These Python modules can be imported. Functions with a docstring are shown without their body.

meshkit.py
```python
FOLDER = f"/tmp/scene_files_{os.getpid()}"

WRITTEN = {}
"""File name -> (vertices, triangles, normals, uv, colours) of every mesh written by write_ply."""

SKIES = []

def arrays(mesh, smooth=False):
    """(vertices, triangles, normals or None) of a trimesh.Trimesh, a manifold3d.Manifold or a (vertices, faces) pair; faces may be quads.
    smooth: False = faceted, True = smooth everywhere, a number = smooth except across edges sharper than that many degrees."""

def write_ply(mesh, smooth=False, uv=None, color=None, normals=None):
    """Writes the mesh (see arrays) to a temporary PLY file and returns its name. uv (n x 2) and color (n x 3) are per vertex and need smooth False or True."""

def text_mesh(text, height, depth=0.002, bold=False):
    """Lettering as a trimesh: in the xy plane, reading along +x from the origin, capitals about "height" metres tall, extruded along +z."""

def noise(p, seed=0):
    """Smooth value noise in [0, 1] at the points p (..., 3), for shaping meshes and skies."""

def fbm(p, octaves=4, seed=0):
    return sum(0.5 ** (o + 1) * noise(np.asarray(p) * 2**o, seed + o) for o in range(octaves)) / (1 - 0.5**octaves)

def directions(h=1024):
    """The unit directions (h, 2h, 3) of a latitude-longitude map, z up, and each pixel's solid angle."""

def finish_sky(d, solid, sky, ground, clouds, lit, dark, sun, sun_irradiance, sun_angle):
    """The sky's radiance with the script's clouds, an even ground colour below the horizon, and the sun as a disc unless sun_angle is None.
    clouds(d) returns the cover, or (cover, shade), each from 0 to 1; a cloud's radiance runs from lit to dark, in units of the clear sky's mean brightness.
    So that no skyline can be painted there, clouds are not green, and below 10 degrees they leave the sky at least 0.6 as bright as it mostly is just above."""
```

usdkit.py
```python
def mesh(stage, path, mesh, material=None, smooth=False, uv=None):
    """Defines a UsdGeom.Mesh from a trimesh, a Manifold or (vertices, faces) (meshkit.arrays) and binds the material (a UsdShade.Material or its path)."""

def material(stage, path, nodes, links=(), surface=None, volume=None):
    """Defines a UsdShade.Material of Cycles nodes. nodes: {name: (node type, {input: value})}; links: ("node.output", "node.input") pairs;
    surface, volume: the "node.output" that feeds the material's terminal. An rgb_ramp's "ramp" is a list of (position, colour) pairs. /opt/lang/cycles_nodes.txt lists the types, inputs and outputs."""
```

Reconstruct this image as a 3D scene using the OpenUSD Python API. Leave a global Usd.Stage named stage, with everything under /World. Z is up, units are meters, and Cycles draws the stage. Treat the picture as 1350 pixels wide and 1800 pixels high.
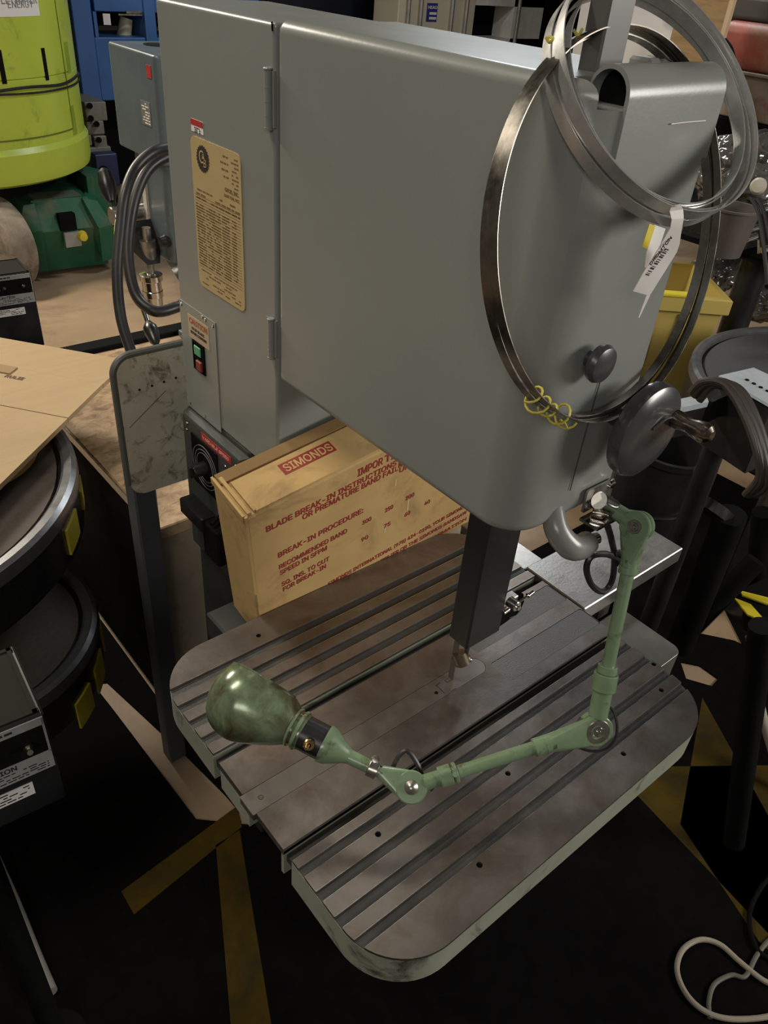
import math, random, numpy as np, trimesh, manifold3d, usdkit, meshkit
from shapely.geometry import Polygon, box as sbox, Point
from shapely import affinity
from pxr import Usd, UsdGeom, UsdLux, UsdShade, Sdf, Gf
random.seed(7); rng = np.random.default_rng(7)
stage = Usd.Stage.CreateInMemory()
UsdGeom.SetStageUpAxis(stage, UsdGeom.Tokens.z); UsdGeom.SetStageMetersPerUnit(stage, 1.0)
UsdGeom.Xform.Define(stage, '/World'); UsdGeom.Scope.Define(stage, '/World/Looks')

# ------------------------------------------------------------------ camera
FPX = 1380.7
RM = np.array([[0.77149945, -0.63205892, 0.07273321], [-0.32487131, -0.48965217, -0.80913496], [0.54703494, 0.60061824, -0.58310419]])
CAM = np.array([-0.69039612, -0.56179308, 1.9])
cam = UsdGeom.Camera.Define(stage, '/World/camera')
m4 = np.eye(4); m4[0, :3] = RM[0]; m4[1, :3] = -RM[1]; m4[2, :3] = -RM[2]; m4[3, :3] = CAM
cam.AddTransformOp().Set(Gf.Matrix4d(*m4.ravel().tolist()))
cam.CreateHorizontalApertureAttr(36.0); cam.CreateVerticalApertureAttr(48.0)
cam.CreateFocalLengthAttr(36.0 * FPX / 1350); cam.CreateClippingRangeAttr(Gf.Vec2f(0.05, 100))
cam.CreateExposureAttr(0.0)

# ------------------------------------------------------------------ light
def rect_light(name, pos, target, w, h, power, color):
    l = UsdLux.RectLight.Define(stage, '/World/' + name)
    p = np.array(pos, float); z = p - np.array(target, float); z /= np.linalg.norm(z)
    x = np.cross([0, 0, 1.0] if abs(z[2]) < .99 else [0, 1.0, 0], z); x /= np.linalg.norm(x); y = np.cross(z, x)
    m = np.eye(4); m[0, :3] = x; m[1, :3] = y; m[2, :3] = z; m[3, :3] = p
    l.AddTransformOp().Set(Gf.Matrix4d(*m.ravel().tolist()))
    l.CreateWidthAttr(w); l.CreateHeightAttr(h); l.CreateIntensityAttr(power); l.CreateColorAttr(Gf.Vec3f(*color))
    l.GetPrim().SetCustomDataByKey('kind', 'helper')
    return l
WARM, NEUT, COOL = (1.0, .91, .76), (1.0, .96, .89), (.9, .96, 1.0)
rect_light('lamp_light', (-.75, 4.6, 3.8), (-.6, 3.0, 0), 1.3, .5, 100, WARM)
rect_light('lamp_light_001', (-1.3, 1.1, 3.9), (-1.0, .9, 0), 1.2, .4, 27, WARM)
rect_light('lamp_light_002', (2.6, -2.8, 2.4), (0, 0, 1.3), 1.8, .9, 21, NEUT)
rect_light('lamp_light_004', (-2.6, -2.0, 3.0), (0, 0, 1.3), 1.5, .7, 9.5, NEUT)  # added fill from behind the camera on the left, no such lamp known
rect_light('lamp_light_003', (3.6, 3.2, 3.8), (3.4, 2.6, 0), 1.3, .5, 42, COOL)
dome = UsdLux.DomeLight.Define(stage, '/World/ambient_light'); dome.CreateIntensityAttr(0.03); dome.CreateColorAttr(Gf.Vec3f(1, .95, .88))

# ------------------------------------------------------------------ pixel rays to points on real planes (metres)
def ray(px, py): return RM.T @ np.array([(px - 675) / FPX, (py - 900) / FPX, 1.0])
def onX(px, py, x): d = ray(px, py); return CAM + d * ((x - CAM[0]) / d[0])
def onY(px, py, y): d = ray(px, py); return CAM + d * ((y - CAM[1]) / d[1])
def onZ(px, py, z): d = ray(px, py); return CAM + d * ((z - CAM[2]) / d[2])
def dep(px, py, d): return CAM + ray(px, py) * d

# ------------------------------------------------------------------ materials
MATS = {}
def mat(name, base, rough=.5, metal=0., var=.12, scale=12., rvar=.1, bump=0., bscale=60., spec=.5, dirt=None, dscale=6., damt=.5, coat=0., aniso=None):
    """A principled material whose colour wanders by noise; dirt is a second colour showing in blotches."""
    if name in MATS: return MATS[name]
    b = np.array(base, float)
    n = {'g': ('geometry', {}), 'm': ('mapping', {'scale': aniso or (1, 1, 1)}),
         'n': ('noise_texture', {'scale': scale, 'detail': 5, 'roughness': .6}),
         'r': ('rgb_ramp', {'ramp': [(.25, tuple(b * (1 - var))), (.75, tuple(np.minimum(b * (1 + var), 1)))]}),
         'rr': ('map_range', {'from_min': .25, 'from_max': .75, 'to_min': max(rough - rvar, .03), 'to_max': min(rough + rvar, 1), 'clamp': True}),
         'p': ('principled_bsdf', {'metallic': metal, 'specular_ior_level': spec, 'coat_weight': coat, 'coat_roughness': .15})}
    l = [('g.position', 'm.vector'), ('m.vector', 'n.vector'), ('n.fac', 'r.fac'), ('n.fac', 'rr.value'), ('rr.result', 'p.roughness')]
    last = 'r.color'
    if dirt is not None:
        n['dn'] = ('noise_texture', {'scale': dscale, 'detail': 8, 'roughness': .68, 'distortion': .6})
        n['dr'] = ('map_range', {'from_min': .62 - .3 * damt, 'from_max': .72 - .1 * damt, 'to_min': 0., 'to_max': 1., 'clamp': True})
        n['dm'] = ('mix', {'color2': tuple(dirt)})
        l += [('m.vector', 'dn.vector'), ('dn.fac', 'dr.value'), ('dr.result', 'dm.fac'), ('r.color', 'dm.color1')]
        last = 'dm.color'
    l.append((last, 'p.base_color'))
    if bump:
        n['bn'] = ('noise_texture', {'scale': bscale, 'detail': 4, 'roughness': .6})
        n['b'] = ('bump', {'strength': bump, 'distance': .002})
        l += [('m.vector', 'bn.vector'), ('bn.fac', 'b.height'), ('b.normal', 'p.normal')]
    MATS[name] = usdkit.material(stage, '/World/Looks/' + name, n, l, surface='p.BSDF')
    return MATS[name]
def glow(name, color, strength):
    if name not in MATS:
        MATS[name] = usdkit.material(stage, '/World/Looks/' + name, {'e': ('emission', {'color': color, 'strength': strength})}, [], surface='e.emission')
    return MATS[name]

# ------------------------------------------------------------------ objects
COUNT = {}; LOC = {}
def numbered(parent, name):
    k = (parent, name); COUNT[k] = COUNT.get(k, -1) + 1
    return parent + '/' + name + ('_%03d' % COUNT[k] if COUNT[k] else '')
def tag(prim, label=None, cat=None, group=None, kind=None):
    for k, v in (('label', label), ('category', cat), ('group', group), ('kind', kind)):
        if v: prim.SetCustomDataByKey(k, v)
def thing(name, label, cat, loc=(0, 0, 0), group=None, kind=None):
    path = numbered('/World', name); x = UsdGeom.Xform.Define(stage, path)
    x.AddTranslateOp().Set(Gf.Vec3d(*[float(v) for v in loc])); LOC[path] = np.array(loc, float)
    tag(x.GetPrim(), label, cat, group, kind); return path
def joined(ms):
    if isinstance(ms, (list, tuple)): ms = trimesh.util.concatenate([tm(m) for m in ms])
    return tm(ms)
def tm(m):
    if hasattr(m, 'to_mesh'):
        q = m.to_mesh(); return trimesh.Trimesh(q.vert_properties[:, :3], q.tri_verts, process=False)
    return m
def part(parent, name, mesh, material, smooth=32, label=None, kind=None):
    """One mesh under a thing or part; the mesh is given in world metres."""
    mesh = joined(mesh).copy(); path = numbered(parent, name)
    loc = LOC[parent]; LOC[path] = loc
    mesh.apply_translation(-loc)
    p = usdkit.mesh(stage, path, mesh, material, smooth=smooth).GetPrim(); tag(p, label, kind=kind); return path
def single(name, mesh, material, label, cat, group=None, kind=None, smooth=32):
    mesh = joined(mesh).copy(); path = numbered('/World', name)
    b = mesh.bounds; loc = np.array([(b[0, 0] + b[1, 0]) / 2, (b[0, 1] + b[1, 1]) / 2, b[0, 2]]); mesh.apply_translation(-loc)
    q = usdkit.mesh(stage, path, mesh, material, smooth=smooth); LOC[path] = loc
    UsdGeom.Xformable(q).AddTranslateOp().Set(Gf.Vec3d(*loc.tolist())); tag(q.GetPrim(), label, cat, group, kind); return path
def setting(name, mesh, material, smooth=False):
    path = numbered('/World', name); mesh = joined(mesh); LOC[path] = np.zeros(3)
    q = usdkit.mesh(stage, path, mesh, material, smooth=smooth); tag(q.GetPrim(), kind='structure'); return path

# ------------------------------------------------------------------ shapes
def unit(v): v = np.asarray(v, float); return v / np.linalg.norm(v)
def basis(z, x=None):
    z = unit(z); x = np.array([1., 0, 0]) if x is None else np.asarray(x, float)
    if abs(z @ unit(x)) > .97: x = np.array([0, 1., 0])
    x = unit(x - z * (x @ z)); return np.stack([x, np.cross(z, x), z], 1)
def place(m, B, o):
    T = np.eye(4); T[:3, :3] = B; T[:3, 3] = o; m = tm(m).copy(); m.apply_transform(T); return m
def hullp(pts): return trimesh.convex.convex_hull(np.asarray(pts, float))
def bx(lo, hi, r=0.0, B=None, o=None):
    """Box between two corners with edges rounded by r."""
    lo, hi = np.minimum(lo, hi).astype(float), np.maximum(lo, hi).astype(float)
    if r <= 0:
        m = trimesh.creation.box(bounds=[lo, hi])
    else:
        r = min(r, (hi - lo).min() / 2 * .99)
        s = trimesh.creation.icosphere(subdivisions=2, radius=r).vertices if r > .004 else np.array([[a, b, c] for a in (-1, 1) for b in (-1, 1) for c in (-1, 1)]) * r
        if r <= .004:
            q = []
            for k in range(3):
                l2, h2 = lo + r, hi - r; l2[k], h2[k] = lo[k], hi[k]
                q += [[(l2, h2)[i][0], (l2, h2)[j][1], (l2, h2)[k2][2]] for i in (0, 1) for j in (0, 1) for k2 in (0, 1)]
            m = hullp(q)
        else:
            m = hullp(np.concatenate([s + [x, y, z] for x in (lo[0] + r, hi[0] - r) for y in (lo[1] + r, hi[1] - r) for z in (lo[2] + r, hi[2] - r)]))
    return m if B is None else place(m, B, o if o is not None else (0, 0, 0))
def puckbox(lo, hi, R, r):
    """Box whose four upright corners have radii R (x0y0, x1y0, x1y1, x0y1) and whose other edges have radius r."""
    pts = []; cs = [(lo[0], lo[1], 1, 1), (hi[0], lo[1], -1, 1), (hi[0], hi[1], -1, -1), (lo[0], hi[1], 1, -1)]
    for (x, y, sx, sy), Rk in zip(cs, R):
        Rk = max(Rk, r)
        for z, s in ((lo[2], -1), (hi[2], 1)):
            for b in np.linspace(0, np.pi / 2, 6):
                rad = Rk - r + r * math.cos(b); zz = z - s * (r - r * math.sin(b))
                for a in np.linspace(0, 2 * np.pi, 33)[:-1]:
                    pts.append((x + sx * Rk + rad * math.cos(a), y + sy * Rk + rad * math.sin(a), zz))
    return hullp(pts)
def cyl(p0, p1, r, r1=None, n=28, cap=0.):
    p0, p1 = np.asarray(p0, float), np.asarray(p1, float); L = np.linalg.norm(p1 - p0); r1 = r if r1 is None else r1
    c = min(cap, L / 2)
    prof = [(0, 0), (max(r - c, 1e-5), 0), (r, c), (r1, L - c), (max(r1 - c, 1e-5), L), (0, L)] if c else [(0, 0), (r, 0), (r1, L), (0, L)]
    return lathe(prof, p0, p1 - p0, n)
def lathe(prof, o, axis, n=36, x=None):
    m = trimesh.creation.revolve(np.array(prof, float), sections=n)
    return place(m, basis(axis, x), o)
def spline(pts, k=8, closed=False):
    P = np.asarray(pts, float); n = len(P)
    if n < 3: return P
    out = []
    for i in range(n if closed else n - 1):
        if closed: a, b, c, d = P[(i - 1) % n], P[i], P[(i + 1) % n], P[(i + 2) % n]
        else: a, b, c, d = P[max(i - 1, 0)], P[i], P[i + 1], P[min(i + 2, n - 1)]
        for t in np.arange(k) / k:
            out.append(.5 * (2 * b + (c - a) * t + (2 * a - 5 * b + 4 * c - d) * t * t + (3 * b - a - 3 * c + d) * t ** 3))
    if not closed: out.append(P[-1])
    return np.array(out)
def tube(pts, r, n=10, k=8, smooth=True, closed=False):
    P = spline(pts, k, closed) if smooth else np.asarray(pts, float)
    N = len(P); rr = np.full(N, r) if np.isscalar(r) else np.interp(np.linspace(0, 1, N), np.linspace(0, 1, len(r)), r)
    T = np.roll(P, -1, 0) - np.roll(P, 1, 0) if closed else np.gradient(P, axis=0)
    T /= np.maximum(np.linalg.norm(T, axis=1, keepdims=True), 1e-12)
    u = basis(T[0])[:, 0]; V = []
    a = np.linspace(0, 2 * np.pi, n + 1)[:-1]
    for i in range(N):
        u = u - T[i] * (u @ T[i]); u = u / np.linalg.norm(u); w = np.cross(T[i], u)
        V.append(P[i] + rr[i] * (np.cos(a)[:, None] * u + np.sin(a)[:, None] * w))
    V = np.concatenate(V); F = []
    for i in range(N if closed else N - 1):
        j = (i + 1) % N
        for q in range(n):
            s = (q + 1) % n; F += [(i * n + q, i * n + s, j * n + s), (i * n + q, j * n + s, j * n + q)]
    if not closed:
        V = np.concatenate([V, P[:1], P[-1:]]); c0, c1 = N * n, N * n + 1
        for q in range(n):
            s = (q + 1) % n; F += [(c0, s, q), (c1, (N - 1) * n + q, (N - 1) * n + s)]
    return trimesh.Trimesh(V, np.array(F), process=False)
def prism(poly, h0, h1, B=None, o=(0, 0, 0)):
    """Extrude a shapely polygon (x, y) from h0 to h1 along z, then place it in basis B at o."""
    ps = getattr(poly, 'geoms', [poly]); ms = []
    for p in ps:
        if p.is_empty or p.area < 1e-10: continue
        m = trimesh.creation.extrude_polygon(p, h1 - h0, engine='earcut'); m.apply_translation([0, 0, h0]); ms.append(m)
    m = trimesh.util.concatenate(ms); return m if B is None else place(m, np.asarray(B, float), o)
def rrect(x0, y0, x1, y1, r, n=10):
    r = min(r, (x1 - x0) / 2 * .99, (y1 - y0) / 2 * .99)
    return sbox(x0 + r, y0 + r, x1 - r, y1 - r).buffer(r, quad_segs=n)
def ring_band(c, n, r, w, th=.0012, t0=0, t1=2 * np.pi, seg=160, wob=0., seed=0, off=0.):
    """A flat steel strip bent into a ring: width w along the ring's axis n."""
    B = basis(n); a = np.linspace(t0, t1, seg + 1); r_ = np.random.default_rng(seed)
    ph = r_.uniform(0, 6.28, 4); rr = r + wob * (np.sin(2 * a + ph[0]) + .6 * np.sin(3 * a + ph[1])); hh = off + wob * (np.sin(a + ph[2]) + .5 * np.sin(2 * a + ph[3]))
    V = []
    for dr, dz in ((-th / 2, -w / 2), (th / 2, -w / 2), (th / 2, w / 2), (-th / 2, w / 2)):
        V.append(np.stack([(rr + dr) * np.cos(a), (rr + dr) * np.sin(a), hh + dz], 1) @ B.T + c)
    V = np.stack(V, 1); N = len(a); F = []
    for i in range(N - 1):
        for q in range(4):
            s = (q + 1) % 4; F += [(i * 4 + q, i * 4 + s, i * 4 + 4 + s), (i * 4 + q, i * 4 + 4 + s, i * 4 + 4 + q)]
    return trimesh.Trimesh(V.reshape(-1, 3), np.array(F), process=False)
def text(s, h, o, right, up, depth=.0006, bold=False, width=None, align='l'):
    m = meshkit.text_mesh(s, h, depth, bold); b = m.bounds
    if width: m.apply_scale([width / (b[1, 0] - b[0, 0]), 1, 1]); b = m.bounds
    if align == 'c': m.apply_translation([-(b[0, 0] + b[1, 0]) / 2, 0, 0])
    right = unit(right); up = unit(np.asarray(up, float) - right * (np.asarray(up, float) @ right))
    return place(m, np.stack([right, up, np.cross(right, up)], 1), o)
def scribble(o, right, up, w, rows, pitch, th, fill=.75, seed=0, depth=.0004, word=(.004, .014)):
    """Rows of word-length dashes: print too small to read."""
    r_ = np.random.default_rng(seed); right = unit(right); up = unit(up); n = np.cross(right, up); B = np.stack([right, up, n], 1); ms = []
    for i in range(rows):
        x = r_.uniform(0, word[0])
        while x < w:
            l = min(r_.uniform(*word), w - x)
            if l > .0012 and r_.random() < fill: ms.append(place(trimesh.creation.box(bounds=[[x, -i * pitch - th, 0], [x + l, -i * pitch, depth]]), B, o))
            x += l + word[0] * .6
    return trimesh.util.concatenate(ms)
def mold(m): return manifold3d.Manifold(manifold3d.Mesh(np.asarray(m.vertices, np.float32), np.asarray(m.faces, np.uint32)))
def welded(m): m = tm(m).copy(); m.merge_vertices(); return m
def cut(a, *bs):
    A = mold(welded(a))
    for b in bs: A = A - mold(welded(b))
    return tm(A)
Zv = np.array([0, 0, 1.]); Xv = np.array([1., 0, 0]); Yv = np.array([0, 1., 0])

# palette
M_body = mat('saw_grey_paint', (.216, .228, .214), .3, var=.05, scale=3, rvar=.05, bump=.06, bscale=220, coat=.15)
M_cover = mat('cover_grey_paint', (.215, .21, .205), .3, var=.06, scale=5, rvar=.06, bump=.05, bscale=200, coat=.15)
M_dgrey = mat('dark_grey_paint', (.05, .05, .052), .28, var=.1, coat=.3)
M_guard = mat('guard_black_paint', (.013, .0135, .013), .45, var=.15)
M_lip = mat('table_green_paint', (.28, .3, .235), .4, var=.1, scale=9, dirt=(.05, .05, .04), dscale=14, damt=.2)
M_steel = mat('table_steel', (.235, .208, .192), .35, .78, var=.25, scale=7, rvar=.09, dirt=(.17, .135, .11), dscale=9, damt=.6, bump=.05, bscale=240)
M_groove = mat('groove_steel', (.06, .058, .056), .55, .4, var=.25, scale=30, bump=.2, bscale=300)
M_panel = mat('inlay_steel', (.17, .165, .155), .5, .6, var=.15, scale=40, bump=.3, bscale=420)
M_chrome = mat('chrome', (.72, .7, .67), .16, 1., var=.06)
M_worn = mat('worn_steel', (.36, .34, .31), .32, .9, var=.2, scale=40)
M_black = mat('black_plastic', (.012, .012, .013), .35, var=.2)
M_blackmat = mat('black_matte', (.006, .006, .006), .8, var=.3, spec=.06)
M_rubber = mat('black_rubber', (.016, .016, .017), .42, var=.2)
M_green = mat('lamp_green_paint', (.155, .225, .13), .32, var=.12, scale=25, dirt=(.075, .06, .035), dscale=30, damt=.25, coat=.25)
M_shade = mat('lamp_shade_green', (.17, .235, .14), .24, .3, var=.22, scale=22, dirt=(.075, .055, .028), dscale=24, damt=.8, coat=.35)
M_card = mat('cardboard', (.52, .345, .145), .75, var=.1, scale=14, dirt=(.34, .22, .1), dscale=7, damt=.3, spec=.25, bump=.1, bscale=90)
M_cardlight = mat('cardboard_pale', (.44, .315, .18), .75, var=.07, scale=4, spec=.25, bump=.3, bscale=40, aniso=(1, 16, 1))
M_redink = mat('red_ink', (.28, .028, .022), .7, var=.1)
M_tan = mat('chart_tan', (.46, .35, .17), .4, var=.06, scale=30)
M_ink = mat('brown_ink', (.16, .1, .045), .6)
M_blackink = mat('black_ink', (.02, .015, .012), .6)
M_white = mat('paper_white', (.72, .69, .66), .6, var=.03)
M_yellow = mat('yellow_plastic', (.62, .5, .03), .4, var=.08)
M_tape = mat('yellow_tape', (.5, .42, .04), .5, var=.1)
M_red = mat('red_label', (.4, .03, .025), .45, var=.08)
M_brass = mat('brass', (.62, .42, .2), .28, 1., var=.15)

# ================================================================== setting
M_floor = mat('concrete_floor', (.28, .195, .12), .55, var=.16, scale=2.2, rvar=.12, dirt=(.16, .105, .065), dscale=1.7, damt=.45, bump=.15, bscale=30)
M_wall = mat('wall_dark', (.09, .085, .08), .8, var=.15, scale=2)
setting('floor', bx((-4, -4, -.1), (10, 9, 0)), M_floor)
setting('wall_back', bx((-4, 9, 0), (10, 9.1, 4.6)), M_wall)
setting('wall_right', bx((10, -4, 0), (10.1, 9.1, 4.6)), M_wall)
setting('wall_left', bx((-4.1, -4, 0), (-4, 9.1, 4.6)), M_wall)
setting('wall_front', bx((-4, -4.1, 0), (10, -4, 4.6)), M_wall)
setting('ceiling', bx((-4, -4, 4.6), (10, 9, 4.7)), M_wall)

# ================================================================== band saw
saw = thing('band_saw', 'large grey vertical band saw with cast table, chart plate and front wheel cover', 'band saw', (0, .3, 0))
XL, XR, YF, YC, YB, ZB, ZT = -.095, .095, -.1272, .36, .672, 1.349, 1.822
# column: upper block and the recessed lower block
col = part(saw, 'column', puckbox((XL, YC, 1.175), (XR, YB, ZT - .004), (.004, .004, .012, .008), .006), M_body)
part(col, 'lower_column', bx((XL, .45, .02), (XR, YB, 1.176), .006), mat('pedestal_dark', (.03, .032, .03), .5))
part(col, 'pedestal', [bx((-.06, .21, .0), (.34, .45, .80), .012), bx((-.2, .3, .8), (.34, .45, .857), .004)], mat('pedestal_dark', (.03, .032, .03), .5))
arm = part(saw, 'wheel_housing', cut(puckbox((XL, YF, ZB), (XR, YC - .0008, ZT), (.052, .014, .004, .0015), .014), bx((-.08, -.2, 1.8015), (.2, -.082, 1.9))), M_body)
part(arm, 'corner_dent', [tube([onX(478 + .3 * i, 38 + 5.5 * i, XL - .0005) for i in range(4)], .0012, 6)], M_blackmat)
# hinges on the seam
for zt, zb in ((1.767, 1.703), (1.446, 1.388)):
    h = part(saw, 'hinge', [cyl((XL - .004, YC + .009, zb), (XL - .004, YC + .009, zt), .0052, n=16), bx((XL - .002, YC, zb), (XL + .002, YC + .026, zt))], M_body)
    part(h, 'hinge_pin', [cyl((XL - .004, YC + .009, zt), (XL - .004, YC + .009, zt + .003), .006, n=16, cap=.001), cyl((XL - .004, YC + .009, zb - .003), (XL - .004, YC + .009, zb), .006, n=16)], M_body)
    part(h, 'knuckle', [cyl((XL - .004, YC + .009, zb + (zt - zb) * q), (XL - .004, YC + .009, zb + (zt - zb) * q + .0006), .0055, n=16) for q in (.2, .45, .7)], M_cover)
# chart plate
cy0, cy1, cz0, cz1 = .446, .588, 1.4285, 1.6545
BX = np.stack([-Yv, Zv, -Xv], 1)      # right, up, outward on the -X face
ch = part(saw, 'chart_plate', prism(rrect(-cy1, cz0, -cy0, cz1, .012), 0, .0014, BX, (XL, 0, 0)), M_tan, label='tan engraved job selector chart')
xo = XL - .0014
ec = np.array([xo, .5525, 1.6275])
gear = Polygon([(r * math.cos(a), r * math.sin(a)) for i in range(48) for a, r in [((i + .5) * math.pi / 24, .0192 if i % 2 else .0166)]])
part(ch, 'emblem', prism(gear, 0, .0005, BX, ec), M_blackink, label='black cog emblem')
part(ch, 'emblem_letters', [text('G', .017, ec + [-.0005, .0112, -.006], -Yv, Zv, .0004), text('B', .011, ec + [-.0005, -.0012, -.0105], -Yv, Zv, .0004), text('A', .009, ec + [-.0005, .002, 0], -Yv, Zv, .0004)], M_tan)
part(ch, 'lettering', [text('GROB, INC.', .0052, (xo, .492, 1.597), -Yv, Zv, .0003, True), text('GRAFTON, WIS.', .0042, (xo, .495, 1.589), -Yv, Zv, .0003),
    scribble((xo, .502, 1.645), -Yv, Zv, .022, 4, .009, .0022, .8, 3, .0003, (.004, .009)), scribble((xo, .472, 1.646), -Yv, Zv, .02, 8, .0055, .0022, .9, 4, .0003, (.003, .006)),
    scribble((xo, .58, 1.582), -Yv, Zv, .128, 3, .0062, .0024, .6, 5, .0003, (.005, .016))] +
    [scribble((xo, .583 - q, 1.56), -Yv, Zv, w, 23, .0042, .0021, fl, 6 + i, .0003, (.0025, .007)) for i, (q, w, fl) in enumerate(((0, .026, .9), (.03, .022, .72), (.052, .022, .7), (.078, .022, .9), (.106, .014, .85)))] +
    [scribble((xo, .578, 1.458), -Yv, Zv, .12, 5, .0052, .0019, .7, 12, .0003, (.004, .014))], M_ink, smooth=False)
part(ch, 'ruled_line', [prism(sbox(-.583, z, -.452, z + .0005), 0, .0003, BX, (xo, 0, 0)) for z in np.linspace(1.462, 1.572, 27)], M_ink, smooth=False)
# red and white warning sticker
ws = part(saw, 'warning_sticker', prism(sbox(-.584, 1.66, -.5485, 1.677), 0, .0006, BX, (XL, 0, 0)), M_white, label='small red and white warning sticker')
part(ws, 'red_band', prism(sbox(-.584, 1.669, -.5485, 1.677), 0, .0004, BX, (XL - .0006, 0, 0)), M_red)
part(ws, 'print', scribble((XL - .0006, .575, 1.667), -Yv, Zv, .018, 3, .0026, .0014, .9, 2, .0003, (.002, .005)), M_blackink, smooth=False)
# switch cover plate with caution label and buttons
sp = part(saw, 'switch_plate', prism(sbox(-.667, 1.17, -.543, 1.377), 0, .0018, BX, (XL, 0, 0)), M_body)
for y, z in ((.66, 1.37), (.585, 1.3735), (.575, 1.371), (.55, 1.3695), (.655, 1.178), (.6, 1.176)):
    part(sp, 'screw', lathe([(0, .0018), (.002, .0016), (.0033, 0), (0, 0)], (XL - .0018, y, z), -Xv, 14), M_chrome)
cl = part(sp, 'caution_label', prism(sbox(-.638, 1.319, -.566, 1.361), 0, .0006, BX, (XL - .0018, 0, 0)), mat('caution_cream', (.5, .38, .25), .5, var=.06))
xc = XL - .0024
# (deeper lettering is a sibling: three levels at most)
part(sp, 'caution_lettering', [text('CAUTION', .0095, (xc, .6335, 1.3475), -Yv, Zv, .0004, True, .062)], mat('caution_orange', (.36, .1, .045), .6))
part(sp, 'caution_small_print', [text('STOP BLADE', .0046, (xc, .626, 1.337), -Yv, Zv, .0004, True, .043), text('BEFORE CHANGING', .0046, (xc, .631, 1.329), -Yv, Zv, .0004, True, .056)], M_blackink)
part(sp, 'switch_bezel', cut(bx((XL - .0045, .585, 1.264), (XL - .0015, .625, 1.319), .0), bx((XL - .006, .588, 1.267), (XL - .0035, .622, 1.316))), M_blackmat)
part(sp, 'start_button', bx((XL - .0062, .595, 1.294), (XL - .003, .618, 1.312), .0015), mat('button_green', (.09, .34, .17), .4))
part(sp, 'stop_button', bx((XL - .0085, .591, 1.268), (XL - .003, .61, 1.287), .0015), mat('button_red', (.2, .035, .03), .4))
# speed control console low on the column
cs = part(saw, 'speed_console', [hullp([(x, y, z) for x, y in ((XL, .448), (XL - .02, .452), (XL - .02, .655), (XL - .012, .667), (XL, .668)) for z in (.86, 1.158)] + [(XL, .448, 1.165), (XL, .668, 1.165), (XL - .018, .452, 1.164), (XL - .018, .65, 1.164)])], mat('console_dark', (.045, .05, .047), .42, var=.1))
xk = XL - .0205
part(cs, 'dial_plate', prism(sbox(-.622, 1.032, -.527, 1.138), 0, .002, BX, (xk, 0, 0)), M_blackmat)
part(cs, 'dial_ring', [lathe([(r, 0), (r + .0012, 0), (r + .0012, .001), (r, .001), (r, 0)], (xk - .002, .574, 1.085), -Xv, 40) for r in (.044, .036, .029)], mat('dial_grey', (.2, .2, .2), .4))
part(cs, 'dial_knob', [lathe([(0, .026), (.011, .026), (.0125, .023), (.014, .0), (0, 0)], (xk - .002, .574, 1.085), -Xv, 20), bx((xk - .034, .570, 1.073), (xk - .02, .578, 1.097), .001)], M_black)
part(cs, 'red_label_strip', prism(sbox(-.584, 1.141, -.478, 1.157), 0, .0006, BX, (xk + .0005, 0, 0)), M_red)
part(cs, 'red_label_print', text('VARIABLE SPEED', .006, (xk - .0002, .579, 1.146), -Yv, Zv, .0004, True, .094), mat('label_pink', (.6, .35, .3), .5))
for y, z in ((.637, 1.15), (.64, 1.135), (.462, 1.148), (.47, 1.135), (.5, 1.128), (.53, 1.02)):
    part(cs, 'screw', lathe([(0, .002), (.0022, .0016), (.0033, 0), (0, 0)], (xk, y, z), -Xv, 14), M_chrome)
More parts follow.
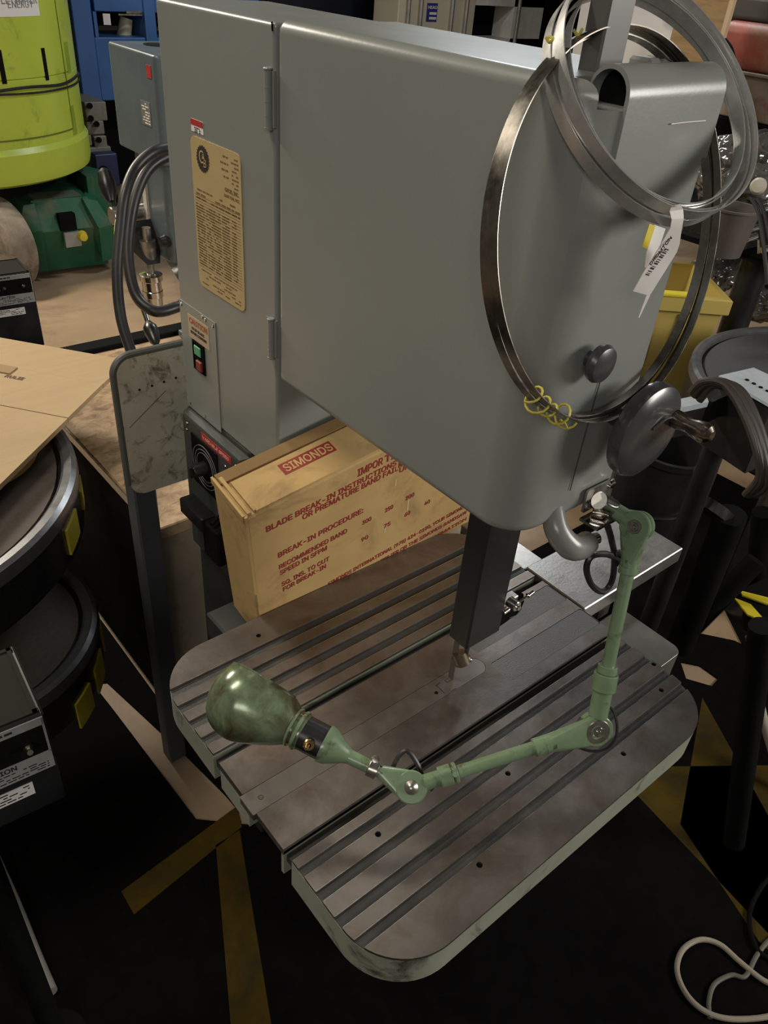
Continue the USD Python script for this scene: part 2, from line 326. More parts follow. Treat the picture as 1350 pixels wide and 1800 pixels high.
part(cs, 'outlet_box', bx((XL - .05, .55, .955), (XL - .018, .64, .99), .003), M_black)
part(cs, 'outlet_plug', [bx((XL - .045, .5, .9), (XL - .018, .56, .985), .004), cyl((XL - .02, .53, 1.0), (XL - .045, .52, .995), .004)], M_blackmat)
# rolled front cover sheet: flat face, curled back over the top
a = np.linspace(0, np.pi, 15)
outer = [(-.1275, 1.755), (-.1275, 1.808)] + [(-.105 - .0225 * math.cos(t), 1.810 + .0245 * math.sin(t)) for t in a] + [(-.0825, 1.802), (-.0825, 1.79), (-.1, 1.755)]
hole = Polygon([(-.1235, 1.803)] + [(-.1045 - .0190 * math.cos(t), 1.811 + .0195 * math.sin(t)) for t in a] + [(-.0855, 1.803)])
BYZ = np.stack([Yv, Zv, Xv], 1)
cov = part(saw, 'front_cover', [prism(Polygon(outer).difference(hole), -.06, .0905, BYZ)], M_body, smooth=40, label='rolled top edge of the front cover, open at its left end')
part(cov, 'tube_shade_plug', prism(hole.buffer(-.0003), -.046, -.044, BYZ), M_blackmat)  # black plug paints in the shade inside the hollow tube
part(cov, 'weld_line', tube([onY(1180, 218, -.1293), onY(1205, 215, -.1293), onY(1240, 212, -.1293)], .0006, 6), M_white)
part(cov, 'seam', tube([onY(1064, 640, -.1288), onY(1035, 740, -.1288), onY(1002, 862, -.1288)], .0006, 6), M_dgrey)
kc = np.array([-.028, -.1285, 1.569])
part(cov, 'cover_knob', lathe([(0, .024), (.012, .0232), (.0185, .0205), (.0208, .0155), (.0198, .0105), (.014, .0085), (.009, .006), (.009, 0), (0, 0)], kc, -Yv, 40), M_dgrey, label='round grey hood knob')
# square guide bar rising from the top, two stop blocks beside it
part(saw, 'guide_bar', bx((-.031, -.067, 1.82), (.006, -.044, 2.12), .002), mat('bar_grey_paint', (.1, .094, .09), .4, var=.1))
for x0 in (.058, .083):
    part(saw, 'stop_block', bx((x0, -.06, 1.82), (x0 + .02, -.034, 1.8315), .003), M_cover)
# handwheel with crank handle
hc = np.array([.052, -.164, 1.479])
hw = part(saw, 'handwheel', [lathe([(0, .02), (.03, .0205), (.045, .019), (.055, .013), (.0575, .006), (.056, -.002), (.05, -.006), (0, -.006)], hc, -Yv, 56), cyl(hc, (hc[0], -.127, hc[2]), .012)], M_dgrey)
part(hw, 'crank_handle', lathe([(0, .05), (.006, .0492), (.0105, .045), (.012, .039), (.0105, .03), (.0085, .022), (.009, .014), (.0105, .007), (.0105, 0), (0, 0)], hc + [.031, -.019, .013], -Yv, 28), mat('handle_steel', (.3, .25, .21), .25, 1., var=.15))
part(hw, 'rib', tube([hc + [-.012, -.0208, .012], hc + [.008, -.022, .02], hc + [.026, -.0208, .016]], .0018, 8), M_dgrey)
# blade guard post with guides and blade
pg = part(saw, 'blade_guard', bx((-.034, -.046, 1.072), (.038, -.007, 1.36), .003), M_guard)
part(saw, 'blade', [bx((-.0006, -.004, .93), (.0006, .0065, 1.36))], mat('blade_steel', (.12, .11, .1), .45, .7))
gd = part(saw, 'blade_guide', [cyl((.005, -.005, 1.000), (.018, -.012, .994), .0085, n=20, cap=.001), cyl((.008, -.012, .99), (.006, -.002, 1.008), .012, n=18), tube([(.013, -.01, 1.002), (.012, -.012, 1.03), (.01, -.014, 1.075)], .0035, 8)], mat('guide_bronze', (.16, .125, .09), .4, .8))
part(gd, 'guide_screw', cyl((.018, -.012, .994), (.022, -.0142, .992), .004, n=12), M_worn)
gb = part(saw, 'guide_bracket', hullp([(x, y, z) for y in (-.04, -.028) for x, z in ((.037, 1.073), (.037, 1.112), (.086, 1.118), (.092, 1.1), (.086, 1.08))]), M_blackmat)
part(gb, 'thumb_screw', [cyl((.048, -.043, 1.127), (.048, -.06, 1.127), .0085, n=24, cap=.001), cyl((.048, -.06, 1.127), (.048, -.064, 1.127), .004, n=12)], M_chrome)
part(gb, 'clamp_block', bx((.038, -.043, 1.112), (.07, -.028, 1.126), .001), M_worn)
part(gb, 'chrome_rod', [cyl((.036, -.046, 1.111), (.048, -.046, 1.112), .0036, n=14, cap=.0005), cyl((.048, -.046, 1.112), (.09, -.046, 1.119), .0018, n=10), cyl((.088, -.046, 1.1185), (.1, -.046, 1.12), .0042, n=14, cap=.0005)], M_chrome)
part(gb, 'wire_clip', [tube([(.06, -.0415, 1.084), (.075, -.042, 1.082), (.086, -.0415, 1.09)], .0013, 6), tube([(.04, -.0415, 1.104), (.06, -.042, 1.106), (.094, -.0415, 1.108)], .0009, 6)], M_chrome)
# lamp bracket casting under the nose
br = part(saw, 'front_bracket', [tube([(-.012, -.118, 1.365), (-.018, -.135, 1.345), (-.006, -.15, 1.325), (.016, -.152, 1.315), (.034, -.15, 1.313)], [.013, .015, .0165, .0165, .015], 16)], M_cover, label='curved grey cast bracket')
part(br, 'bracket_pin', cyl((.03, -.152, 1.318), (.046, -.155, 1.318), .0075, n=18, cap=.001), M_chrome)
# ---- table
table = part(saw, 'table', None or [prism(rrect(-.378, -.302, .311, .298, .092, 14).difference(sbox(-.379, -.104, .32, -.086)).difference(sbox(-.379, .077, .32, .096)).difference(sbox(-.4, -.08, -.3, -.0)), .892, .9445)], M_lip, smooth=25)
outline = rrect(-.378, -.302, .311, .298, .092, 14)
GR = [(-.132, -.118), (-.171, -.156), (-.211, -.195), (-.245, -.2305), (.114, .131), (.15, .168), (.186, .203), (.222, .239)]
top = outline.difference(sbox(-.39, -.105, .33, .096))
flat = top
for g0, g1 in GR: flat = flat.difference(sbox(-.39, g0, .33, g1))
HO = [(-.267, -.142), (-.189, -.254), (-.057, -.18), (.305, -.178), (.266, -.22), (.11, -.26), (-.2, .26)]
for hx, hy in HO: flat = flat.difference(Point(hx, hy).buffer(.0042, quad_segs=5))
part(table, 'table_top', prism(flat, .9455, .95), M_steel, smooth=False)
part(table, 'groove_floor', prism(outline.buffer(-.0005).intersection(sbox(-.39, -.25, .33, -.1055).union(sbox(-.39, .0965, .33, .243))), .9445, .9462), M_groove, smooth=False)
for g_ in [e_ for g in GR for e_ in g] + [-.1055, -.0855, .0765, .0965]:
    hw_ = math.sqrt(max(.092 ** 2 - max(abs(g_ + .002) - .208, 0) ** 2, 0)) if abs(g_) > .208 else .092
    part(table, 'worn_edge', bx((-.378 + .092 - hw_ + .001, g_ - .0004, .9496), (.311 - .092 + hw_ - .001, g_ + .0004, .9502)), M_worn, smooth=False)
part(table, 'screw_hole', [cyl((hx, hy, .9447), (hx, hy, .9466), .0041, n=12) for hx, hy in HO], M_blackmat, smooth=False)
for s0, s1 in ((-.104, -.087), (.078, .095)):
    part(table, 'slot_rail', bx((-.374, s0, .92), (.306, s1, .934)), M_groove, smooth=False)
ins = rrect(-.384, -.0215, .052, .0135, .002).union(Point(.05, -.004).buffer(.0175)).difference(sbox(-.012, -.003, .002, .0035)).difference(Point(-.361, -.004).buffer(.0038))
cpl = sbox(-.379, -.086, .311, .077)
pA, pB = rrect(.075, .015, .3105, .064, .006), rrect(.075, -.062, .3105, -.0145, .006)
part(table, 'center_plate', prism(cpl.difference(ins.buffer(.0006)).difference(pA).difference(pB), .938, .9507), M_steel, smooth=False)
part(table, 'insert_strip', prism(ins, .938, .9505), mat('insert_steel', (.22, .2, .185), .4, .75, var=.15, scale=20), smooth=False)
part(table, 'blade_slot', bx((-.015, -.005, .938), (.004, .005, .94)), M_blackmat, smooth=False)
part(table, 'inlay_panel', prism(pA.buffer(-.0005), .938, .9499), M_panel, smooth=False)
part(table, 'inlay_panel', prism(pB.buffer(-.0005), .938, .9499), M_panel, smooth=False)
part(table, 'insert_mark', [bx((-.03, -.016, .9504), (-.0295, .004, .9508)), bx((-.03, .0035, .9504), (-.02, .004, .9508)), bx((-.02, -.02, .9504), (-.008, -.0195, .9508)), cyl((-.04, -.008, .9503), (-.04, -.008, .9508), .003, n=10)], M_blackmat, smooth=False)
part(table, 'extension_plate', bx((.316, -.021, .915), (.634, .123, .9505), .002), mat('extension_steel', (.36, .34, .32), .34, .8, var=.14, scale=16, rvar=.08, bump=.1, bscale=160), smooth=20)
part(table, 'extension_leg', bx((.40, -.005, .86), (.44, .02, .916), .002), M_worn)
part(table, 'table_saddle', puckbox((.3, -.17, .8), (.432, -.03, .9), (.002, .02, .002, .002), .002), mat('saddle_grey', (.2, .19, .17), .4, .5))
part(table, 'rear_rail', bx((.312, .124, .9), (.368, .3, .945), .002), M_worn)
part(table, 'table_knee', [bx((-.12, -.12, .70), (.25, .2, .892), .01), bx((-.02, .0, .0), (.25, .2, .7), .01)], mat('knee_dark', (.03, .032, .03), .5))

# ================================================================== saw blade coils
def blade_coil(name, label, c, n, specs, m, group=None):
    t = thing(name, label, 'saw blade coil', c, group)
    for i, (dr, off, tilt, w) in enumerate(specs):
        nn = unit(np.asarray(n) + np.asarray(tilt))
        part(t, 'blade_loop', ring_band(np.asarray(c) , nn, R0 + dr, w, .0011, seg=180, wob=.0012, seed=i, off=off), m, smooth=40)
    return t
M_bladedark = mat('blade_brown', (.17, .155, .135), .28, .9, var=.25, scale=50)
M_bladelight = mat('blade_bright', (.56, .555, .545), .3, .65, var=.1, scale=30)
R0 = .1815
dc = blade_coil('saw_blade_coil', 'dark brownish bandsaw blade coil tied with yellow wire, hung on the saw front', (.004, -.098, 1.679), (.014, -.967, .255), [(.0, 0, (0, 0, 0), .0105), (.0015, .011, (.01, 0, .012), .0105), (-.0025, -.001, (-.012, 0, .01), .0105)], M_bladedark)
R0 = .1115
lc = blade_coil('saw_blade_coil', 'bright steel bandsaw blade coil with white paper tag, hung round the guide bar', (.015, -.101, 1.803), (-.099, -.717, .69), [(.004, -.004, (0, 0, 0), .012), (.001, .006, (.02, 0, .015), .012), (-.003, -.001, (-.02, .01, .01), .012), (-.006, .007, (.0, .0, -.02), .012), (.006, .012, (.015, -.01, .02), .012)], M_bladelight)
# wire ties
M_tie = mat('twist_tie_yellow', (.5, .42, .06), .45)
def coil_wire(t, pts_px, y, r=.0013):
    part(t, 'wire_tie', tube([onY(px, py, y + dy) for px, py, dy in pts_px], r, 7, 6), M_tie)
Bd = basis((.014, -.967, .255)); cd = np.array([.004, -.098, 1.679])
def wrap(a0, a1, turns, r, R_=.1815, n=60):
    out = []
    for t in np.linspace(0, 1, n):
        a = a0 + (a1 - a0) * t; e = Bd @ np.array([math.cos(a), math.sin(a), 0]); k = r * (1 + .25 * math.sin(9 * t))
        out.append(cd + e * R_ + k * (math.cos(turns * 6.283 * t) * e + math.sin(turns * 6.283 * t) * Bd[:, 2]) + Bd[:, 2] * .004)
    return np.array(out)
am = math.atan2(*((Bd.T @ (onY(965, 725, -.143) - cd))[[1, 0]]))
part(dc, 'wire_tie', tube(wrap(am - .22, am + .2, 4.2, .010), .0013, 7, smooth=False), M_tie)
part(dc, 'wire_tie', tube([onY(px, py, -.152) for px, py in ((985, 738), (992, 742), (997, 752))], .0012, 6), M_tie)
coil_wire(dc, [(960, 66, 0), (966, 74, -.004), (972, 68, -.006), (966, 64, 0)], -.075)
coil_wire(dc, [(1008, 52, 0), (1016, 62, -.004), (1024, 50, -.006), (1014, 70, -.004), (1022, 66, 0)], -.05)
# paper tags
tg = thing('paper_tag', 'white looped paper price tag with a barcode on the bright blade coil', 'tag', onY(1160, 450, -.18))
def ribbon(pxs, th=.0006):
    """Strip from left/right pixel edges with their Y planes."""
    A = np.array([onY(a, b, y) for a, b, _, _, y in pxs]); Bp = np.array([onY(c_, d_, y) for _, _, c_, d_, y in pxs])
    V = np.concatenate([A, Bp, A + [0, th, 0], Bp + [0, th, 0]]); N = len(A); F = []
    for i in range(N - 1):
        for q0, q1, flip in ((0, 1, 0), (2, 3, 1)):
            a0, b0, a1, b1 = q0 * N + i, q1 * N + i, q0 * N + i + 1, q1 * N + i + 1
            F += [(a0, a1, b1), (a0, b1, b0)] if not flip else [(a0, b1, a1), (a0, b0, b1)]
        for q0, q1 in ((0, 2), (3, 1)):
            a0, b0, a1, b1 = q0 * N + i, q1 * N + i, q0 * N + i + 1, q1 * N + i + 1
            F += [(a0, b0, b1), (a0, b1, a1)]
    return trimesh.Trimesh(V, np.array(F), process=False)
part(tg, 'tag_strip', ribbon([(1181, 363, 1196, 359, -.18), (1178, 372, 1201, 368, -.196), (1181, 385, 1202, 384, -.2), (1179, 400, 1198, 405, -.198), (1158, 437, 1195, 428, -.19), (1150, 450, 1190, 443, -.185), (1131, 480, 1172, 472, -.18), (1113, 512, 1142, 520, -.172)]), M_white)
part(tg, 'tag_tail', ribbon([(1137, 518, 1143, 519, -.172), (1122, 558, 1124, 559, -.165)]), M_white)
part(tg, 'tag_back', ribbon([(1196, 359, 1203, 366, -.178), (1202, 372, 1206, 378, -.178), (1202, 384, 1206, 392, -.178)]), M_white)
dn = unit(onY(1135, 480, -.186) - onY(1172, 432, -.19)); sd = unit(onY(1172, 455, -.186) - onY(1150, 447, -.186))
part(tg, 'barcode', [place(trimesh.creation.box(extents=[.006, w, .0006]), np.stack([sd, dn, np.cross(sd, dn)], 1), onY(1168, 437, -.1896) + dn * s + sd * .0045) for s, w in ((0, .001), (.002, .0005), (.0035, .0012), (.006, .001), (.0078, .0016), (.0105, .0007), (.0125, .001), (.0145, .0016), (.0175, .0006), (.0195, .0018), (.0225, .001), (.0245, .0005), (.026, .0012))], M_blackink, smooth=False)
part(tg, 'tag_lettering', text('DROMTON', .004, onY(1145, 468, -.1898) - sd * .002, -dn, -sd, .0004, True), M_blackink, smooth=False)
yt = thing('paper_tag', 'small white tag with a yellow plastic edge, behind the barcode tag on the coil', 'tag', onY(1150, 420, -.165))
part(yt, 'white_slip', ribbon([(1150, 395, 1170, 402, -.166), (1142, 425, 1160, 432, -.168), (1136, 448, 1146, 455, -.168), (1133, 470, 1137, 472, -.166)]), M_white)
part(yt, 'yellow_edge', ribbon([(1142, 393, 1152, 397, -.1665), (1134, 418, 1144, 422, -.1685), (1129, 434, 1138, 438, -.1685)]), M_yellow)

# ================================================================== articulated work lamp
J1, J2, J3 = onY(1120, 925, -.188), dep(1046, 1281, 1.015), dep(722, 1383, .985)
NK, SB, SE = dep(614, 1330, .99), dep(531, 1286, 1.0), dep(400, 1214, 1.025)
lamp = thing('work_lamp', 'green articulated machine lamp with a worn bell shade, reaching over the saw table', 'lamp', J1)
fl = part(lamp, 'mount_plate', [place(prism(rrect(-.027, -.0165, .027, .0165, .003), 0, .003), basis((0, -1, 0), Xv), (.057, -.131, 1.366))], M_worn)
part(lamp, 'mount_elbow', [cyl((.05, -.134, 1.358), (.062, -.152, 1.358), .0125, n=24, cap=.001), bx((.03, -.16, 1.338), (.072, -.132, 1.342))], M_chrome)
for p in ((.037, -.134, 1.36), (.078, -.134, 1.376)): part(fl, 'mount_screw', lathe([(0, .004), (.005, .003), (.006, 0), (0, 0)], p, -Yv, 14), M_chrome)
sk = onY(1076, 893, -.15)
part(lamp, 'socket', [cyl(onY(1053, 880, -.145), sk, .0118, n=26, cap=.001)], M_chrome)
part(lamp, 'swivel_neck', [cyl(sk, J1 + (sk - J1) * .25, .0095, .012, n=20)], M_green)
view = lambda P, t=(0, 0, 0): unit(unit(CAM - P) + np.asarray(t, float))
def disc(P, n, r, h0, h1): return cyl(P + n * h0, P + n * h1, r, n=34, cap=.0015)
def fork(P, n, r, Q, rq, h0, h1):
    """Flat eye round a joint tapering to a tube end at Q."""
    ds = [disc(P, n, r, h0, h1), cyl(P + (Q - P) * .82, Q, rq, n=22)]
    a_ = np.concatenate([disc(P, n, r * .98, h0 + .001, h1 - .001).vertices, cyl(P + (Q - P) * .80, P + (Q - P) * .9, rq, n=22).vertices])
    return ds + [hullp(a_)]
def bolt(P, n, h, r=.0065): return lathe([(0, .0055), (.0025, .005), (.003, .002), (r * .8, .0018), (r, 0), (0, 0)], P + n * h, n, 12)
def hinge(P, A, B_):
    n = unit(np.cross(A - P, B_ - P)); return n * np.sign(n @ view(P))
n1, n2, n3 = hinge(J1, sk, J2), hinge(J2, J1, J3), hinge(J3, J2, NK)
tA, tB = J1 + (J2 - J1) * .19, J1 + (J2 - J1) * .70
j = part(lamp, 'joint_eye', fork(J1, n1, .0195, tA, .0105, .003, .010), M_green)
part(lamp, 'joint_eye', fork(J1, n1, .0185, J1 + (sk - J1) * .7, .009, -.012, -.004), M_green)
part(j, 'joint_bolt', [bolt(J1, n1, .010), lathe([(0, .001), (.0085, .0008), (.009, 0), (0, 0)], J1 + n1 * .010, n1, 20)], M_worn)
part(lamp, 'arm_tube', [cyl(tA, tB, .0088, .0083, n=26)], M_green)
part(lamp, 'tube_collar', [cyl(J1 + (J2 - J1) * .19, J1 + (J2 - J1) * .225, .0122, n=26, cap=.0008)], M_green)
part(lamp, 'tube_collar', [cyl(J1 + (J2 - J1) * .675, J1 + (J2 - J1) * .715, .0125, n=26, cap=.001), cyl(J1 + (J2 - J1) * .715, J1 + (J2 - J1) * .80, .0155, n=26, cap=.001)], M_green)
part(lamp, 'joint_eye', [cyl(J1 + (J2 - J1) * .79, J1 + (J2 - J1) * .93, .0125, n=22), disc(J2, n2, .021, -.011, -.001)], M_green)
tC, tD = J2 + (J3 - J2) * .34, J2 + (J3 - J2) * .80
j = part(lamp, 'joint_eye', fork(J2, n2, .0215, J2 + (J3 - J2) * .28, .012, 0, .009), M_green)
part(j, 'joint_washer', lathe([(.010, .0), (.0165, 0), (.0155, .0012), (.010, .0014), (.010, 0)], J2 + n2 * .009, n2, 30), M_worn)
part(j, 'joint_bolt', bolt(J2, n2, .009, .008), M_chrome)
part(j, 'joint_spring', tube([J2 + n2 * -.004 + .024 * (math.cos(t) * basis(n2)[:, 0] + math.sin(t) * basis(n2)[:, 1]) for t in np.linspace(2.2, 3.6, 6)], .002, 7), M_chrome)
part(lamp, 'tube_collar', [cyl(J2 + (J3 - J2) * .27, tC, .0118, n=26, cap=.001)], M_green)
part(lamp, 'arm_tube', [cyl(tC, tD, .0085, .0082, n=26)], M_green)
part(lamp, 'tube_collar', [cyl(J2 + (J3 - J2) * .755, J2 + (J3 - J2) * .775, .0135, n=26, cap=.001), cyl(J2 + (J3 - J2) * .785, J2 + (J3 - J2) * .85, .0135, n=26, cap=.001), cyl(J2 + (J3 - J2) * .77, J2 + (J3 - J2) * .775 + n3 * .018, .0035, n=10)], M_green)
part(lamp, 'joint_eye', [cyl(J2 + (J3 - J2) * .85, J2 + (J3 - J2) * .93, .010, n=22), disc(J3, n3, .0195, -.010, -.002)], M_green)
nk0 = J3 + (NK - J3) * .56
j = part(lamp, 'joint_eye', fork(J3, n3, .0205, nk0, .0085, 0, .008), M_green)
part(j, 'joint_bolt', lathe([(0, .006), (.004, .0052), (.0085, .0015), (.009, 0), (0, 0)], J3 + n3 * .008, n3, 24), M_worn)
part(j, 'clamp_band', [cyl(nk0 + (NK - J3) * -.02, nk0 + (NK - J3) * .13, .0118, n=26, cap=.0008)], M_worn)
part(j, 'clamp_screw', lathe([(0, .005), (.004, .0045), (.0055, .0015), (.0055, 0), (0, 0)], nk0 + (NK - J3) * .08 + n3 * .006 + unit(np.cross(n3, NK - J3)) * -.011, n3, 14), M_worn)
ax = unit(SE - SB)
part(lamp, 'lamp_neck', [cyl(nk0 + (NK - J3) * .1, NK + (NK - J3) * .05, .0085, .0095, n=24), lathe([(0, 0), (.0095, 0), (.011, .004), (.023, .026), (.0245, .034), (.0245, .036), (0, .036)], NK, SB - NK, 36)], M_green)
sc0 = NK + unit(SB - NK) * .036
part(lamp, 'bulb_socket', [cyl(sc0, SB + ax * .004, .0225, n=34)], M_black)
part(lamp, 'switch_key', [lathe([(.003, .006), (.0065, .006), (.0075, .003), (.0065, 0), (.003, 0), (.003, .006)], sc0 * .45 + SB * .55 + view(SB) * .022 + np.cross(view(SB), ax) * .009, view(SB, (-.2, -.3, -.3)), 20), cyl(sc0 * .45 + SB * .55 + view(SB) * .024 + np.cross(view(SB), ax) * .0095, sc0 * .45 + SB * .55 + view(SB) * .033 + np.cross(view(SB), ax) * .016, .0028, n=12, cap=.001)], M_brass)
# bell shade: lathed shell cut open along one side
so = [(.0235, -.004), (.0245, .0), (.0245, .012), (.027, .018), (.036, .036), (.046, .06), (.0535, .085), (.0545, .103), (.050, .122), (.040, .137), (.024, .147), (.008, .1505)]
so = [(r * .97, h * .87) for r, h in so]
so_in = [(max(r - .0012, .0005), h - (.0012 if i > 7 else 0)) for i, (r, h) in enumerate(so)]
fine = lambda P: spline(np.array([(r, h, 0) for r, h in P]), 4)[:, :2]
ze = so[-1][1]; prof = np.vstack([fine(so), [(0.0001, ze + .0002)], [(0.0001, ze - .0012)], fine(so_in)[::-1]]); prof = np.vstack([prof, prof[:1]])
prof[:, 0] = np.maximum(prof[:, 0], .0001)
shell = manifold3d.Manifold.revolve(manifold3d.CrossSection([prof[:-1]]), 72)
openn = unit(unit(np.cross(np.cross(ax, dep(475, 1200, 1.0) - dep(505, 1270, 1.0)), ax)) + unit(ray(440, 1230)) * .3)
vw = unit(CAM - dep(470, 1230, 1.01)); wv = unit(np.cross(ax, vw)); wv = wv * np.sign(wv @ openn)
openn = unit(wv - .1 * unit(vw - ax * (vw @ ax)))
Bs = np.stack([np.cross(openn, ax), openn, ax], 1)
shell = tm(shell.trim_by_plane([0, -1, 0], -.032))
part(lamp, 'lamp_shade', place(shell, Bs, SB), M_shade, smooth=40, label='worn green and brown bell shade')
yy = .032; rh = [h for h in np.linspace(.02, .135, 60) if np.interp(h, [q_[1] for q_ in so], [q_[0] for q_ in so]) > yy + .0004]
rim = [(s_ * math.sqrt(np.interp(h, [q_[1] for q_ in so], [q_[0] for q_ in so]) ** 2 - yy ** 2), yy, h) for s_, hs in ((-1, rh), (1, rh[::-1])) for h in hs]
part(lamp, 'shade_rim', tube(np.array(rim) @ Bs.T + SB, .0016, 7, smooth=False), M_shade)
part(lamp, 'bulb', lathe([(0, .0), (.012, .0), (.013, .02), (.02, .04), (.024, .055), (.019, .075), (.007, .084), (0, .085)], SB + ax * .006, ax, 28), mat('bulb_glass', (.6, .6, .58), .15))
part(lamp, 'shade_collar_ring', [lathe([(.0245, 0), (.0258, .001), (.0258, .004), (.0245, .005)], SB + ax * .0005, ax, 36), lathe([(.0245, 0), (.0258, .001), (.0258, .003), (.0245, .004)], SB + ax * .01, ax, 36)], M_green)
cord = [onY(1068, 925, -.168), onY(1075, 950, -.165), onY(1080, 980, -.16), onY(1076, 1020, -.16), onY(1060, 1040, -.16), onY(1040, 1028, -.16), onY(1031, 1000, -.16), onY(1040, 978, -.16), onY(1065, 974, -.165), onY(1085, 982, -.17), onY(1096, 988, -.176)]
part(lamp, 'lamp_cord', tube(cord, .0042, 8), M_rubber)
part(lamp, 'cord_knot', [tube([onY(1080, 974, -.168), onY(1092, 972, -.172), onY(1094, 984, -.172), onY(1084, 990, -.172)], .0045, 8)], M_rubber)
part(lamp, 'lamp_cord', tube([J2 + n2 * -.006 + np.array(q) for q in [(.0, 0, .035)]] + [dep(px, py, 1.03) for px, py in ((1074, 1245), (1084, 1270), (1082, 1298), (1065, 1316), (1040, 1320), (1012, 1312))], .002, 7), M_rubber)
part(lamp, 'lamp_cord', tube([dep(px, py, 1.0) for px, py in ((690, 1350), (700, 1330), (712, 1320), (722, 1325), (735, 1345), (742, 1362), (760, 1380), (755, 1388))], .0032, 7), M_rubber)
part(lamp, 'lamp_cord', tube([dep(px, py, .985) for px, py in ((660, 1342), (675, 1352), (700, 1357), (725, 1362), (742, 1368))], .0025, 7), M_rubber)

# ================================================================== cardboard carton
from math import radians
def rotz(a): c, s = math.cos(a), math.sin(a); return np.array([[c, -s, 0], [s, c, 0], [0, 0, 1]])
CB = np.array([[.9851, .0095, -.1715], [-.0412, .9824, -.1824], [.1667, .1868, .9682]])
CA = np.array([-.2209, .2532, 1.207])      # front top left corner
CBn, _, Vt_ = np.linalg.svd(CB); CB = CBn @ Vt_
W_, D_, H_ = .535, .1, .36
carton = thing('cardboard_carton', 'long cardboard blade carton printed in red, standing behind the saw table', 'cardboard box', CA + CB @ np.array([W_ / 2, D_ / 2, -H_]))
cb = lambda lo, hi, r=0: bx(lo, hi, r, CB, CA)
part(carton, 'carton_body', cb((0, 0, -H_), (W_, D_, -.004), .003), M_card)
part(carton, 'top_flap', cb((.02, .003, -.0035), (W_ - .004, .073, .0008)), M_card, smooth=False)
part(carton, 'top_flap', cb((.004, .078, -.0035), (W_ - .004, .0998, .0005)), mat('cardboard_dark', (.25, .155, .065), .8, var=.12, scale=20, spec=.2), smooth=False)
part(carton, 'end_flap', [cb((-.003, .003, -.012), (.001, D_ - .002, .0015)), cb((-.0015, -.002, -.2), (.003, .001, .0015))], M_card, smooth=False)
part(carton, 'flap_crease', [cb((.006, .004, -.002), (.012, .09, .0016)), cb((.0165, .004, -.002), (.0205, .072, .0022))], M_card, smooth=False)
U, V = CB[:, 0], CB[:, 2]
def on_front(x, z, s, h, width=None, bold=True): return text(s, h, CA + CB @ np.array([x, -.0002, z]), U, V, .0005, bold, width)
def fpt(px, py):
    d = ray(px, py); t = ((CA - CAM) @ CB[:, 1]) / (d @ CB[:, 1]); q = CB.T @ (CAM + d * t - CA); return q[0], q[2]
lines = []
def line(p0, p1, s, h):
    (x0, z0), (x1, z1) = fpt(*p0), fpt(*p1); lines.append(on_front(x0, z0, s, h, math.hypot(x1 - x0, 0)))
line((467, 936), (695, 824), 'BLADE BREAK-IN INSTRUCTIONS', .0125); x_, z_ = fpt(699, 823); lines.append(on_front(x_, z_, 'MUST BE FOLLOWED', .0125))
line((530, 915), (697, 830), 'OR PREMATURE BAND FAILURE', .0125)
lines.pop(); (x0, z0), (x1, _) = fpt(531, 914), fpt(698, 832); lines.append(on_front(x0, z0, 'OR PREMATURE BAND FAIL', .0125, x1 - x0)); lines.append(on_front(x1 + .003, fpt(698, 833)[1], 'URE CAN OCCUR', .0125))
(x0, z0), (x1, _) = fpt(628, 838), fpt(672, 814); lines.append(on_front(x0, z0, 'IMPOR', .0165, x1 - x0)); lines.append(on_front(x1 + .003, z0, 'TANT', .0165))
line((488, 981), (637, 905), 'BREAK-IN PROCEDURE:', .0125)
line((490, 1001), (609, 940), 'RECOMMENDED BAND', .0115); line((492, 1011), (574, 969), 'SPEED IN SFPM', .0115)
line((495, 1031), (578, 987), 'SQ. INS. TO CUT', .0115); line((497, 1040), (572, 1001), 'FOR BREAK-IN', .0115)
for p0, p1, s in (((636, 923), (652, 914), '300'), ((676, 901), (690, 893), '250'), ((712, 880), (727, 872), '200'), ((634, 953), (646, 946), '90'), ((674, 929), (685, 923), '75'), ((710, 909), (720, 904), '60'), ((745, 889), (755, 883), '40')): line(p0, p1, s, .0105)
line((576, 1030), (817, 899), 'SIMONDS INTERNATIONAL (978) 424-0100, YOUR SIMONDS', .0105)
line((598, 1030), (818, 909), 'INDUSTRIAL SUPPLIER OR THE SIMONDS BANDSAW', .0105)
line((640, 1018), (818, 917), 'SPEED AND FEED INFORMATION', .0095)
for m_ in lines: part(carton, 'print_line', m_, M_redink, smooth=False)
ml = part(carton, 'brand_panel', [cb((.094, .0385, .0002), (.19, .0625, .0012))], M_redink, smooth=False)
part(ml, 'brand_lettering', text('SIMONDS', .0155, CA + CB @ np.array([.098, .0425, .0011]), U, CB[:, 1], .0006, True, .088), M_card, smooth=False)
for x, z, h in ((.28, -.075, .02), (.285, -.11, .016), (.32, -.2, .03), (.27, -.23, .014), (.315, -.09, .004)): part(carton, 'carton_tear', cb((x, -.0004, z), (x + .003, .0005, z + h)), mat('torn_paper', (.6, .46, .27), .8), smooth=False)

